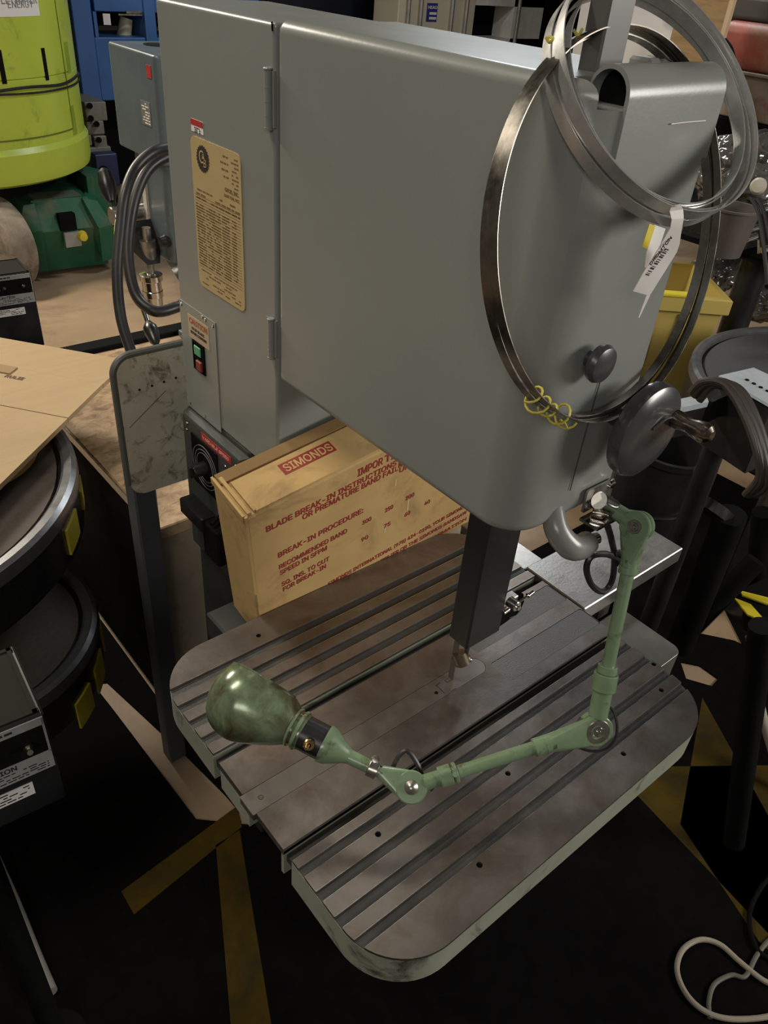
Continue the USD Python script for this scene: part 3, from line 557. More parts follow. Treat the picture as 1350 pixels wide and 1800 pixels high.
# ================================================================== painted floor shade and floor lines
M_floorshade = mat('floor_shade_black', (.005, .0045, .0045), .95, var=.25, scale=20, spec=.02)  # near-black colour standing in for shade on the concrete
M_line = mat('floor_line_yellow', (.055, .034, .003), .8, var=.3, scale=12, dirt=(.03, .022, .008), dscale=9, damt=.6, spec=.1)
F2 = lambda px, py: tuple(onZ(px, py, 0)[:2])
mp = Polygon([(-2.2, -2.2), (2.6, -2.2), (2.6, .86), (-.1, .86), (-.1, 1.9), (-2.2, 1.9)])  # outline of the dark sheet that paints shade onto the floor
for hole_ in (((163, 1203), (200, 1250), (283, 1360), (345, 1442), (440, 1452), (397, 1400), (330, 1333), (187, 1200)), ((1228, 1115), (1272, 1070), (1305, 1135), (1290, 1128)), ((1195, 1165), (1230, 1172), (1262, 1195), (1250, 1208), (1205, 1195))):  # cut-outs leave the lit strip and lit floor patches bare
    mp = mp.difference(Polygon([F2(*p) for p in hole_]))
single('floor_painted_shade', prism(mp, .0005, .006), M_floorshade, 'near-black sheet on the floor round the saw, painting in its shade', 'mat', smooth=False)
single('floor_line', [prism(Polygon([(-.44, .46), (-.12, .505), (-.10, .565), (-.44, .53)]), .0061, .007), prism(Polygon([(-.2, .50), (-.13, .50), (-.36, -.05), (-.46, -.05)]), .0061, .007)], M_line, 'worn yellow floor marking beside the edge of the dark shade sheet under the table', 'floor marking', smooth=False)
single('floor_line', [prism(Polygon([(.82, -.06), (1.25, .12), (1.3, .02), (.84, -.2), (.72, -.5), (.7, -.9), (1.0, -.9), (1.1, -.5), (1.3, -.3), (.95, -.05)]), .0061, .007)], M_line, 'broad dull yellow floor marking right of the saw, under the black machine legs', 'floor marking', smooth=False)

# ================================================================== left side: lap machine, carton sheet, stands
M_tray = mat('machine_black', (.012, .012, .013), .32, var=.2, coat=.2)
M_rim = mat('rim_grey', (.12, .12, .125), .28, .4, var=.15)
M_abr = mat('abrasive_disc', (.075, .055, .042), .75, var=.3, scale=90, bump=.5, bscale=500)
M_abr2 = mat('abrasive_grey', (.035, .033, .032), .55, var=.35, scale=240, bump=.6, bscale=420, spec=.6)
def lap(name, label, c, r, z, abr, tapes, cat='lapping machine', shift=(0, 0)):
    t = thing(name, label, cat, (c[0], c[1], 0))
    part(t, 'tray', lathe([(0, z - .16), (r - .03, z - .16), (r - .004, z - .14), (r - .004, z - .02), (0, z - .02)], (c[0], c[1], 0), Zv, 72), M_tray)
    part(t, 'rim', lathe([(r - .034, z - .02), (r - .034, z - .004), (r - .028, z + .001), (r - .012, z + .002), (r - .002, z - .004), (r, z - .02), (r, z - .034), (r - .034, z - .034)], (c[0], c[1], 0), Zv, 96), M_rim)
    part(t, 'abrasive_disc', lathe([(0, z - .012), (r - .045, z - .012), (r - .045, z - .03), (0, z - .03)], (c[0], c[1], 0), Zv, 72), abr)
    pc = (c[0] + shift[0], c[1] + shift[1]); part(t, 'pedestal', cyl((*pc, 0), (*pc, z - .16), r * .28, n=32), M_tray)
    for a0, a1, z0, z1 in tapes:
        aa = np.linspace(a0, a1, 6); q = [(c[0] + (r + dr) * math.cos(a), c[1] + (r + dr) * math.sin(a), zz) for a in aa for dr in (-.004, .0012) for zz in (z0 + (a - a0) * .06, z1 + (a - a0) * .06)]
        part(t, 'hazard_tape', hullp(q), M_tape, label='yellow hazard tape')
    return t
lapA = lap('lapping_machine', 'black round lapping machine on the left with cardboard sheets on its brown disc', (-.70, 1.187), .517, .9, M_abr, [(-.14, -.05, .78, .835), (-.42, -.3, .79, .84), (-.72, -.58, .78, .845)], shift=(-.2, .3))
WR = float(np.linalg.norm(onZ(-75, 800, .9) - onZ(64, 795, .9)))
part(lapA, 'wood_board', prism(Polygon([(r * math.cos(a) * WR, r * math.sin(a) * WR) for r, a in [(1, q) for q in np.linspace(0, 6.28, 40)[:-1]]]), .892, .905, np.eye(3), onZ(-75, 800, .9) * [1, 1, 0]), M_cardlight)
lap('lapping_machine', 'lower black round lapping machine half in shadow under the left disc, with yellow tape', (-.55, .97), .296, .58, M_abr, [(-.35, -.2, .44, .52), (-.75, -.55, .42, .5), (-1.05, -.85, .4, .48)])
# cardboard sheet lying over the left machine
sh = thing('cardboard_sheet', 'creased tan cardboard sheet lying across the left lapping machine', 'cardboard', (-.25, 1.3, .93))
czs = .935
P0, P1, P2, P3 = onZ(225, 640, czs), onZ(0, 600, czs), onZ(0, 862, czs), onZ(-230, 800, czs)
e1 = P2 - P0; e2 = P1 - P0
def sheet(a0, a1, b0, b1, lift=0., dz=0.):
    q = [P0 + e2 * b + e1 * a for a, b in ((a0, b0), (a1, b0), (a1, b1), (a0, b1))]
    return prism(Polygon([p[:2] for p in q]), czs + dz, czs + dz + .012)
part(sh, 'sheet_panel', sheet(0, .235, 0, 1.7), M_cardlight, smooth=False)
part(sh, 'sheet_panel', sheet(.238, .53, 0, 1.7, dz=.001), M_cardlight, smooth=False)
part(sh, 'sheet_panel', sheet(.533, 1.25, 0, 1.7), M_cardlight, smooth=False)
part(sh, 'torn_edge', [sheet(.24, .30, .62, 1.0, dz=.0045)], mat('cardboard_torn', (.3, .2, .1), .8), smooth=False)
pw = onZ(22, 655, czs + .015)
part(sh, 'sheet_print', text('RULIE', .013, onZ(6, 662, czs + .014), e2 * -1, [-e1[0], -e1[1], 0] if False else -e1, .0006, True), M_ink, smooth=False)
# machine control boxes
def control_box(name, label, o, B, w, d, h, plate=True):
    """o: top front right corner; B columns: right, back, up."""
    t = thing(name, label, 'control box', o + B @ np.array([-w / 2, d / 2, -h]))
    q = lambda lo, hi, r=0: bx(lo, hi, r, B, o)
    part(t, 'housing', q((-w, 0, -h), (0, d, 0), .003), M_black)
    part(t, 'top_lid', [q((-w + .004, .006, 0), (-.004, .012, .003)), q((-w + .004, d - .012, 0), (-.004, d - .006, .003)), q((-.012, .006, 0), (-.006, d - .006, .003)), q((-w + .012, .012, 0), (-.012, d - .012, .001))], mat('lid_dark', (.02, .018, .016), .7, spec=.06))
    fp = part(t, 'face_plate', [q((-w + .004, -.0014, -.018), (-.003, .0, -.006)), q((-w + .004, -.0014, -.108), (-.003, 0, -.072)), q((-.006, -.0014, -.075), (-.003, 0, -.004)), q((-w + .004, -.0014, -.006), (-.003, 0, -.003))], mat('face_silver', (.33, .34, .33), .4, .3), smooth=False)
    part(t, 'switch_field', q((-w + .006, -.0008, -.072), (-.007, .0005, -.018)), M_blackmat, smooth=False)
    for sx in (.18, .5, .82):
        part(t, 'toggle_switch', [cyl(o + B @ np.array([-w * (1 - sx), 0, -.045]), o + B @ np.array([-w * (1 - sx), -.008, -.045]), .0065, n=16), cyl(o + B @ np.array([-w * (1 - sx), -.008, -.045]), o + B @ np.array([-w * (1 - sx), -.022, -.038]), .0028, .004, n=12)], M_chrome)
    part(t, 'pilot_light', lathe([(0, .008), (.005, .007), (.0075, .003), (.0078, 0), (0, 0)], o + B @ np.array([-w * .6, -.001, -.05]), -B[:, 1], 18), mat('pilot_red', (.45, .06, .02), .2))
    part(t, 'caution_lettering', text('CAUTION', .0085, o + B @ np.array([-w * .62, -.0014, -.084]), B[:, 0], B[:, 2], .0004, True), M_blackink, smooth=False)
    part(t, 'caution_print', scribble(o + B @ np.array([-w + .01, -.0014, -.088]), B[:, 0], B[:, 2], w - .02, 4, .0046, .0018, .75, 5, .0003, (.004, .012)), M_blackink, smooth=False)
    part(t, 'header_print', scribble(o + B @ np.array([-w + .01, -.0014, -.008]), B[:, 0], B[:, 2], w - .03, 1, .006, .004, .6, 9, .0003, (.004, .012)), M_blackink, smooth=False)
    part(t, 'rating_plate', q((-w * .85, -.0012, -.148), (-w * .22, 0, -.122)), mat('plate_silver', (.55, .53, .51), .45), smooth=False)
    part(t, 'rating_print', scribble(o + B @ np.array([-w * .83, -.0012, -.125]), B[:, 0], B[:, 2], w * .58, 4, .0056, .002, .7, 6, .0003, (.004, .016)), M_blackink, smooth=False)
    return t
oB = dep(77, 1254, 1.06)
yaw = math.radians(-4); Bc = np.stack([[math.cos(yaw), math.sin(yaw), 0], [-math.sin(yaw), math.cos(yaw), 0], [0, 0, 1]], 1)
cbx = control_box('control_box', 'black control box with silver CAUTION plate at the lower left', oB, Bc, .17, .15, .19)
oB2 = dep(54, 478, 2.8)
control_box('control_box', 'small black control box behind the cardboard sheet on the left', oB2, Bc, .2, .16, .28)
for o_, lab in ((oB, 'thin black pedestal pole under the lower left control box'), (oB2, 'pole under the control box behind the cardboard sheet')):
    b_ = o_ + np.array([-.085 if o_ is oB2 else -.125, .08, -.282 if o_ is oB2 else -.192]); t = thing('box_stand', lab, 'stand', (b_[0], b_[1], 0))
    part(t, 'pole', cyl((b_[0], b_[1], .012), b_ + [0, 0, .0015], .022, n=20), M_blackmat); part(t, 'foot', cyl((b_[0], b_[1], .0), (b_[0], b_[1], .013), .06, n=28, cap=.003), M_blackmat)
single('floor_pipe', tube([onZ(-20, 1500, .03), onZ(20, 1590, .03), onZ(60, 1690, .025), onZ(85, 1748, .022)], .02, 12), mat('pipe_grey', (.22, .21, .19), .5), 'dull grey hose lying on the floor at the lower left corner', 'hose')
# dirty white upright plate on a square post behind the column
pt = thing('splash_plate', 'dirty off-white upright plate with rounded corners on a square grey post', 'plate', (-.16, .79, 0))
yp = .78; A_ = [onY(*p, yp) for p in ((205, 690), (325, 603), (232, 880))]
x0, x1, z0, z1 = A_[0][0], .02, A_[2][2] + .012, A_[1][2]
M_dirty = mat('plate_dirty_white', (.52, .48, .38), .5, var=.2, scale=9, dirt=(.15, .12, .08), dscale=34, damt=.35)
BXZ = np.stack([Xv, Zv, -Yv], 1)
part(pt, 'plate_panel', prism(rrect(x0, z0, x1, z1, .035).difference(rrect(x0 + .004, z0 + .004, x1, z1 - .004, .03)).union(rrect(x0, z0, x1, z1, .035)), -.006, .006, BXZ, (0, yp, 0)), M_dirty)
part(pt, 'plate_edge', [tube([(x0 - .002, yp, z0 + .03), (x0 - .002, yp, z1 - .05)] if False else [(x0 - .002, yp, z) for z in np.linspace(z0 + .03, z1 - .045, 6)] + [(x0 + .035 - .037 * math.cos(t), yp, z1 - .035 + .037 * math.sin(t)) for t in np.linspace(.2, 1.5, 7)] + [(x, yp, z1 + .002) for x in np.linspace(x0 + .05, x1, 4)], .0075, 10, 3)], mat('plate_edge_grey', (.1, .1, .09), .45))
for px, py in ((245, 685), (267, 678), (288, 671), (309, 664)):
    h = onY(px, py, yp - .0065); part(pt, 'screw_hole', cyl(h, h + [0, -.0012, 0], .0022, n=10), M_blackmat)
part(pt, 'score_line', [tube([onY(228, 752, yp - .0062), onY(292, 686, yp - .0062)], .0009, 5, smooth=False)], M_ink)
part(pt, 'post', bx((x0 + .012, yp + .012, 0), (x0 + .062, yp + .062, z0 + .08), .004), mat('post_bluegrey', (.055, .06, .068), .45))

# ================================================================== drill press and its worn bench
M_bench = mat('bench_worn', (.42, .29, .17), .5, var=.2, scale=22, dirt=(.2, .12, .065), dscale=24, damt=.6, bump=.3, bscale=60, aniso=(1, 1.5, 1))
bn = thing('work_bench', 'worn brown laminate bench under the drill press, with a black back rail', 'bench', (.35, 1.4, 0))
part(bn, 'bench_top', bx((-.10, .865, .715), (.85, 1.84, .75), .003), M_bench)
part(bn, 'back_rail', bx((-.06, 1.842, .68), (.9, 1.905, .765), .003), M_blackmat)
part(bn, 'edge_strip', bx((-.104, .862, .722), (-.0995, 1.84, .748), .001), M_worn)
part(bn, 'cabinet_front', bx((-.098, .868, .03), (.84, .88, .7148)), mat('cabinet_drab', (.2, .165, .12), .6, var=.12, scale=5, dirt=(.12, .09, .06), dscale=6, damt=.3))
part(bn, 'shaded_cabinet_side', bx((-.098, .8805, .03), (-.086, 1.835, .7148)), M_blackmat)  # side coloured black for the shade between bench and lapping machine
part(bn, 'cabinet_body', bx((-.085, .8805, .0), (.84, 1.83, .7148)), M_blackmat)
M_teal = mat('drill_blue_grey', (.1, .125, .135), .32, var=.08, scale=6, coat=.2)
dp = thing('drill_press', 'blue-grey bench drill press with chromed chuck, left of the saw column', 'drill press', (.48, 1.72, .75))
xd = .33
part(dp, 'belt_guard', puckbox((xd, 1.575, 1.365), (.62, 1.87, 1.632), (.02, .03, .02, .015), .008), M_teal)
part(dp, 'guard_vent', [lathe([(0, .0015), (.04, .0015), (.04, 0), (0, 0)], (.44 + .06 * i, 1.78 - .05 * i, 1.632), Zv, 28) for i in (0, 1)], M_blackmat)
part(dp, 'warning_sticker', bx((xd - .0012, 1.605, 1.575), (xd + .001, 1.63, 1.605)), M_red)
part(dp, 'rating_plate', bx((xd - .0012, 1.63, 1.455), (xd + .001, 1.685, 1.515)), mat('plate_dull', (.16, .16, .15), .4))
part(dp, 'rating_print', scribble((xd - .0013, 1.68, 1.51), -Yv, Zv, .046, 8, .0068, .003, .7, 4, .0004, (.006, .02)), M_white, smooth=False)
part(dp, 'quill_head', puckbox((xd + .015, 1.6, 1.085), (.60, 1.80, 1.366), (.03, .03, .01, .01), .006), M_teal)
part(dp, 'head_trim', bx((xd + .008, 1.73, 1.1), (xd + .018, 1.752, 1.365)), mat('trim_pale', (.5, .47, .4), .4))
part(dp, 'front_panel', [bx((xd + .05, 1.597, 1.2), (.56, 1.602, 1.33), .001)], mat('panel_teal', (.05, .09, .11), .3))
part(dp, 'column_post', cyl((.62, 1.9 - .12, .76), (.62, 1.78, 1.37), .035, n=28), M_worn)
part(dp, 'base', bx((.45, 1.63, .7505), (.8, 1.83, .775), .006), M_teal)
ck = dep(268, 510, 2.43)
part(dp, 'spindle', [cyl(ck + [0, 0, .05], ck + [0, 0, .19], .013, n=18), cyl(ck + [0, 0, .1], (ck[0], ck[1], 1.14), .024, n=22)], M_worn)
part(dp, 'chuck', lathe([(0, -.062), (.014, -.062), (.028, -.045), (.029, -.02), (.0315, -.018), (.0315, .0), (.0295, .002), (.0295, .03), (.0345, .034), (.0345, .05), (.02, .056), (0, .056)], ck, Zv, 36), M_chrome)
hb = onX(195, 380, .24)
hd = part(dp, 'feed_hub', cyl(hb + [.0, 0, 0], hb + [.13, 0, 0], .026, n=26, cap=.003), M_worn)
k1a, k1b = dep(186, 315, 2.25), dep(200, 375, 2.25)
part(hd, 'feed_handle', [cyl(hb + [.02, 0, 0], hb + [.02, .03, .05], .006, n=12), lathe([(0, 0), (.012, .004), (.022, .03), (.026, .06), (.022, .09), (.010, .104), (0, .106)], hb + [.015, .02, .03], unit(k1a - k1b), 24)], M_black)
l0, l1 = dep(224, 470, 2.06), dep(260, 566, 1.98)
part(hd, 'feed_handle', [tube([hb + [.02, 0, 0], dep(205, 420, 2.24), l0, l1], .0068, 12)], M_chrome)
part(hd, 'handle_grip', lathe([(0, 0), (.008, .002), (.0175, .02), (.018, .035), (.013, .065), (.006, .078), (0, .08)], l1, unit(l1 - l0), 24), M_black)
part(dp, 'stop_knob', lathe([(0, .03), (.015, .026), (.02, .012), (.015, 0), (0, 0)], onX(296, 424, xd + .015) + [0, 0, 0], -Xv, 22), M_black)
part(dp, 'depth_bracket', [hullp([ck + np.array(v) for v in ((-.05, .02, .13), (.05, .02, .13), (-.06, .04, .2), (.05, .04, .2), (-.02, -.03, .09), (.02, -.03, .09))])], M_tray)
part(dp, 'side_plate', [hullp([(x, y, z) for x in (xd + .03, xd + .05) for y, z in ((1.6, 1.13), (1.78, 1.13), (1.6, 1.03))])], M_teal)
single('power_cable', tube([dep(px, py, d) for px, py, d in ((345, 255, 1.85), (300, 259, 1.8), (268, 268, 1.76), (238, 296, 1.74), (220, 340, 1.72), (212, 400, 1.72), (206, 480, 1.72), (213, 560, 1.72), (234, 628, 1.72))], .0118, 12), M_rubber, 'thick black cable arching from behind the saw column down to the plate', 'cable')
single('power_cable', tube([dep(px, py, d) for px, py, d in ((345, 262, 2.0), (300, 272, 1.96), (262, 296, 1.93), (240, 340, 1.92), (228, 400, 1.92), (226, 460, 1.92), (240, 520, 1.92), (272, 547, 1.92), (310, 540, 1.95), (335, 526, 2.0), (355, 500, 2.05))], .0135, 12), M_rubber, 'thick black cable looping under the drill chuck', 'cable')

# ================================================================== far left: mast lift, blue machine
M_lime = mat('lift_lime', (.42, .51, .055), .35, var=.06, scale=3, dirt=(.24, .3, .06), dscale=4, damt=.15, coat=.2)
M_lgreen = mat('lift_green', (.012, .095, .045), .4, var=.12, scale=6, dirt=(.1, .1, .06), dscale=5, damt=.3)
ml = thing('mast_lift', 'lime yellow and green mast lift with round counterweight and big tyre', 'lift', (.9, 5.2, 0))
lc_ = np.array([.66, 5.26, 0]); rl = .83
part(ml, 'counterweight', lathe([(0, .6), (rl - .05, .6), (rl - .01, .62), (rl, .66), (rl, .78), (rl - .012, .80), (rl - .018, .81), (rl - .018, 1.15), (rl - .025, 1.155), (rl - .018, 1.16), (rl - .018, 2.3), (0, 2.3)], lc_, Zv, 110), M_lime, smooth=24)
def on_drum(a, z, r=rl - .018): return lc_ + [r * math.cos(a), r * math.sin(a), z]
def drum_patch(a0, a1, z0, z1, th, rr=rl - .018, n=10):
    aa = np.linspace(a0, a1, n); V = []; F = []
    for a in aa:
        for dr in (-.002, th):
            for z in (z0, z1): V.append(on_drum(a, z, rr + dr))
    for i in range(n - 1):
        b = i * 4
        for q in ((0, 1, 5, 4), (2, 6, 7, 3), (0, 4, 6, 2), (1, 3, 7, 5)): F += [(b + q[0], b + q[1], b + q[2]), (b + q[0], b + q[2], b + q[3])]
    F += [(0, 2, 3), (0, 3, 1), ((n - 1) * 4, (n - 1) * 4 + 1, (n - 1) * 4 + 3), ((n - 1) * 4, (n - 1) * 4 + 3, (n - 1) * 4 + 2)]
    m = trimesh.Trimesh(np.array(V), np.array(F), process=False); m.fix_normals(); return m
def cyl_hit(px, py, r=rl - .018):
    d = ray(px, py); o = CAM - lc_; a = d[0] ** 2 + d[1] ** 2; b = 2 * (o[0] * d[0] + o[1] * d[1]); c_ = o[0] ** 2 + o[1] ** 2 - r * r
    t = (-b - math.sqrt(b * b - 4 * a * c_)) / (2 * a); q = CAM + d * t; return math.atan2(q[1] - lc_[1], q[0] - lc_[0]), q[2]
sgn = part(ml, 'paper_sign', drum_patch(cyl_hit(-60, 20)[0], cyl_hit(69, 20)[0], cyl_hit(40, 29)[1], cyl_hit(30, -60)[1], .002), M_white, label='white paper sign')
def bent_text(s_, h, px, py, m, w=None):
    a, z = cyl_hit(px, py); t = text(s_, h, (0, 0, 0), Xv, Zv, .0014, False, w); R_ = rl - .016
    v = t.vertices.copy(); aa = a + v[:, 0] / R_; rr = R_ - v[:, 1]; t.vertices = np.stack([lc_[0] + rr * np.cos(aa), lc_[1] + rr * np.sin(aa), z + v[:, 2]], 1); return t
a0_, a1_ = cyl_hit(-12, 5)[0], cyl_hit(62, 4)[0]
part(ml, 'sign_lettering', [bent_text('SWEETWATER', .05, -22, 7, M_ink, abs(a1_ - a0_) * rl * 1.12), bent_text('ENERGY', .032, 13, 14, M_ink)], mat('sign_ink', (.2, .2, .21), .6), smooth=False)
for px, pz in ((79, 113), (3, 118)):
    a, z = cyl_hit(px, pz)
    part(ml, 'slot', drum_patch(a - .016, a + .016, z - .08, z + .08, .003), M_blackmat)
ad, _ = cyl_hit(110, 100)
part(ml, 'door_seam', [drum_patch(ad, ad + .006, .86, 2.2, .003, n=3), drum_patch(ad - 1.2, ad, .853, .86, .003, n=60)], mat('seam_dark_lime', (.1, .14, .01), .6))
for pz in (105, 215):
    a, z = cyl_hit(118 if pz < 200 else 128, pz); part(ml, 'recess_handle', drum_patch(a - .02, a + .05, z - .07, z + .09, .002), mat('lime_recess', (.22, .31, .02), .5))
part(ml, 'rubber_band', tube([on_drum(a, cyl_hit(80, 151)[1] + .006 * math.sin(a * 9), rl - .012) for a in np.linspace(-3.1, 0.6, 40)], .008, 7), M_rubber)
part(ml, 'rubber_band', tube([on_drum(a, cyl_hit(80, 157)[1] + .012 * math.sin(a * 2), rl - .012) for a in np.linspace(-3.1, 0.6, 40)], .006, 7), M_rubber)
part(ml, 'turntable', cyl((lc_[0], lc_[1], .5), (lc_[0], lc_[1], .6), .6, n=60), M_blackmat)
part(ml, 'chassis', [hullp([(x, y, z) for x, y, z in ((.80, 4.66, .03), (1.32, 4.62, .03), (.83, 4.58, .3), (1.30, 4.55, .3), (.9, 4.66, .47), (1.24, 4.63, .47), (.8, 5.9, .1), (1.5, 5.9, .1), (.88, 5.9, .5), (1.4, 5.9, .5))])], M_lgreen, smooth=15)
part(ml, 'chassis_flank', [hullp([(x, y, z) for x, y, z in ((.78, 4.62, .06), (.9, 4.56, .06), (.78, 4.6, .3), (.9, 4.545, .32), (.84, 4.62, .46), (.9, 4.6, .47), (.7, 5.2, .06), (.7, 5.2, .46))]), hullp([(x, y, z) for x, y, z in ((1.25, 4.53, .08), (1.36, 4.57, .08), (1.25, 4.52, .3), (1.36, 4.56, .3), (1.2, 4.6, .47), (1.3, 4.62, .44), (1.5, 5.2, .08), (1.5, 5.2, .44))])], M_lgreen, smooth=15)
part(ml, 'chassis_arm', [hullp([(x, y, z) for x, y, z in ((1.3, 4.75, .3), (1.3, 4.75, .56), (1.56, 4.95, .28), (1.56, 4.95, .5), (1.3, 5.1, .3), (1.3, 5.1, .58), (1.56, 5.1, .5))])], M_lgreen, smooth=15)
part(ml, 'access_window', [bx((1.02, 4.548, .3), (1.12, 4.6, .4))], M_blackmat)
part(ml, 'data_plate', bx((1.03, 4.535, .2), (1.13, 4.56, .29)), mat('plate_dull2', (.3, .28, .26), .5))
part(ml, 'yellow_plug', lathe([(0, .04), (.025, .035), (.035, 0), (0, 0)], (1.14, 4.54, .26), -Yv, 16), M_yellow)
part(ml, 'top_plate', bx((.92, 4.66, .469), (1.22, 4.95, .474)), mat('plate_dusty', (.09, .1, .075), .7))
tyc = np.array([.62, 4.55, .27])
part(ml, 'tyre', lathe([(.12, -.09), (.24, -.1), (.27, -.08), (.275, 0), (.27, .08), (.24, .1), (.12, .09), (.12, -.09)], tyc, unit((1, .35, 0)), 48), mat('tyre_dusty', (.2, .16, .12), .85, var=.3, scale=14, dirt=(.06, .05, .04), dscale=9, damt=.5))
M_blue = mat('machine_blue', (.04, .12, .33), .4, var=.1, scale=3)
bm = thing('blue_machine', 'tall blue machine frame with an open window, behind the drill press', 'machine', (1.5, 5.9, 0))
yb = 6.3
q = lambda px, py, y: onY(px, py, y)
L_, R_, BT = q(137, 100, yb)[0] + .18, 3.2, .93
xa, xb2 = q(163, 30, yb)[0], q(171, 30, yb)[0]
part(bm, 'upright', bx((q(140, 120, yb)[0] , yb, .72), (q(166, 60, yb)[0], yb + .5, 2.4), .01), M_blue)
part(bm, 'side_skin', bx((q(128, 60, yb)[0], yb + .1, .72), (q(140, 120, yb)[0] - .002, yb + .5, 2.4), .01), mat('machine_blue_grey', (.06, .1, .13), .4))
part(bm, 'top_beam', bx((q(167, 10, yb)[0], yb + .02, q(220, 22, yb)[2]), (3.6, yb + .5, 2.4), .01), M_blue)
part(bm, 'lower_panel', bx((q(167, 60, yb)[0], yb + .02, .72), (3.6, yb + .5, q(200, 66, yb)[2]), .01), M_blue)
part(bm, 'inner_post', bx((q(167, 40, yb)[0], yb + .02, q(200, 66, yb)[2]), (q(173, 40, yb)[0], yb + .3, q(220, 22, yb)[2])), M_blue)
part(bm, 'window_back', bx((q(167, 40, yb)[0], yb + .45, 1.2), (3.6, yb + .49, 1.6)), M_blackmat)
part(bm, 'spout', cyl(q(222, 32, yb + .2), q(217, 68, yb + .2), .05, .06, n=20), mat('spout_cream', (.4, .36, .28), .5))
part(bm, 'right_post', bx((q(255, 40, yb)[0], yb, .72), (q(275, 40, yb)[0], yb + .3, 2.4), .01), M_blue)
part(bm, 'tag_label', bx(q(187, 44, yb - .02) - [.02, 0, .0], q(193, 24, yb - .018) + [.0, 0.002, 0]), M_white)
part(bm, 'ruler', [bx(q(208, 24, yb - .01), q(250, 28, yb - .006)), bx(q(222, 19, yb - .01), q(250, 24, yb - .006))], M_worn)
part(bm, 'base_plinth', bx((2.0, yb + .3, 0), (3.6, yb + .5, .72)), M_blackmat)
vs = thing('machine_vise', 'stack of grey slotted machine blocks low beside the lime lift', 'machine part', (1.8, 5.0, 0))
for i, (px0, py0, px1, py1, yy_) in enumerate(((148, 180, 190, 212, 5.62), (152, 214, 185, 236, 5.6), (154, 238, 163, 256, 5.57), (165, 240, 190, 262, 5.57), (156, 260, 200, 300, 5.56))):
    a_, b_ = q(px0, py0, yy_), q(px1, py1, yy_); part(vs, 'block', bx(a_, b_ + [0, .35, 0], .008), mat('block_grey', (.17, .15, .12), .5, var=.25, scale=25))
for px, py in ((158, 186), (160, 208), (170, 218), (174, 246)): part(vs, 'block_bolt', cyl(q(px, py, 5.54), q(px, py, 5.62), .02, n=12), M_blackmat)
part(vs, 'support', bx((q(156, 270, 5.6)[0], 5.62, 0), (q(200, 270, 5.6)[0], 5.9, q(170, 292, 5.6)[2])), M_blackmat)
bb = thing('blue_valve_box', 'dark blue casting with round port behind the drill press feed hub', 'machine part', (1.75, 4.75, 0))
a_, b_ = q(166, 272, 5.45), q(212, 322, 5.45); part(bb, 'casting', bx((a_[0], 5.45, b_[2] - .02), (b_[0], 5.55, a_[2]), .012), mat('navy', (.012, .022, .07), .4)); part(bb, 'port', cyl(q(183, 302, 5.43), q(183, 302, 5.47), .04, n=20), M_blackmat)
part(bb, 'stand', bx((a_[0] + .05, 5.46, 0), (b_[0] - .05, 5.54, b_[2] - .018)), M_blackmat)

# ================================================================== background behind the saw
M_cream = mat('panel_cream', (.62, .55, .42), .55, var=.05, scale=2)
yk = 6.6
ep = thing('electrical_panel', 'cream electrical enclosure with conduits and a blue sign, beyond the saw top', 'electrical panel', (5.6, yk + .2, 0))
xs = [onY(px, 20, yk)[0] for px in (700, 835, 850, 955)]
part(ep, 'enclosure', bx((xs[0], yk, 0), (xs[1], yk + .4, 2.6), .01), M_cream)
part(ep, 'enclosure_frame', [bx((xs[1], yk, 0), (xs[3], yk + .4, onY(900, 68, yk)[2])), bx((xs[1], yk, onY(860, 10, yk)[2]), (xs[3], yk + .4, 2.6)), bx((onY(902, 30, yk)[0], yk, .5), (xs[3], yk + .4, 2.6))], mat('frame_white', (.7, .66, .6), .5))
part(ep, 'dark_window', bx((xs[1], yk + .3, .5), (xs[3], yk + .38, 2.4)), M_blackmat)
for px in (718, 740, 795, 820, 912):
    p = onY(px, 20, yk - .03); part(ep, 'conduit', cyl((p[0], p[1], 0), (p[0], p[1], 2.5), .022, n=14), mat('conduit', (.4, .39, .36), .35, .6))
s0, s1 = onY(749, 38, yk - .006), onY(770, 6, yk - .006)
sg = part(ep, 'blue_sign', bx(s0, (s1[0], yk, s1[2])), mat('sign_blue', (.03, .04, .22), .5))
part(sg, 'sign_text', [text('HEAD', (s1[2] - s0[2]) * .16, (s0[0] + .005, yk - .0065, s0[2] + (s1[2] - s0[2]) * .7), Xv, Zv, .002, True, (s1[0] - s0[0]) * .9)] + [bx((s0[0] + (s1[0] - s0[0]) * .25, yk - .009, s0[2] + (s1[2] - s0[2]) * f_), (s1[0] - .01, yk - .005, s0[2] + (s1[2] - s0[2]) * (f_ + .14))) for f_ in (.38, .12)], M_white, smooth=False)
single('dark_curtain', bx((onY(470, 5, 7.6)[0], 7.6, 0), (onY(690, 5, 7.6)[0] + .2, 7.8, 3), .01), mat('navy_dark', (.012, .014, .028), .6), 'dark navy cabinet wall beyond the saw top', 'cabinet')
single('black_cabinet', bx((onY(925, 40, 7.2)[0], 7.2, 0), (onY(1010, 40, 7.2)[0] + .4, 7.6, 3), .01), M_blackmat, 'black cabinet between the cream panel and the guide bar', 'cabinet')
single('pale_wall_board', bx((6.0, onX(1225, 60, 6.0)[1], 0), (6.08, onX(1012, 60, 6.0)[1], 3.0)), mat('board_pale', (.78, .7, .62), .6, var=.04), 'pale wall board behind the blade coils', 'board')
single('steel_rails', [cyl(onX(1118, 3, 5.6), onX(1215, 14, 5.2), .03, n=14), cyl(onX(1118, -9, 5.6), onX(1222, 3, 5.2), .03, n=14)], M_chrome, 'two bright steel rails at the top beside the plywood', 'rail')
pl = thing('plywood_panel', 'upright plywood panel with dark streaks at the top right', 'plywood', (2.2, 1.7, 0))
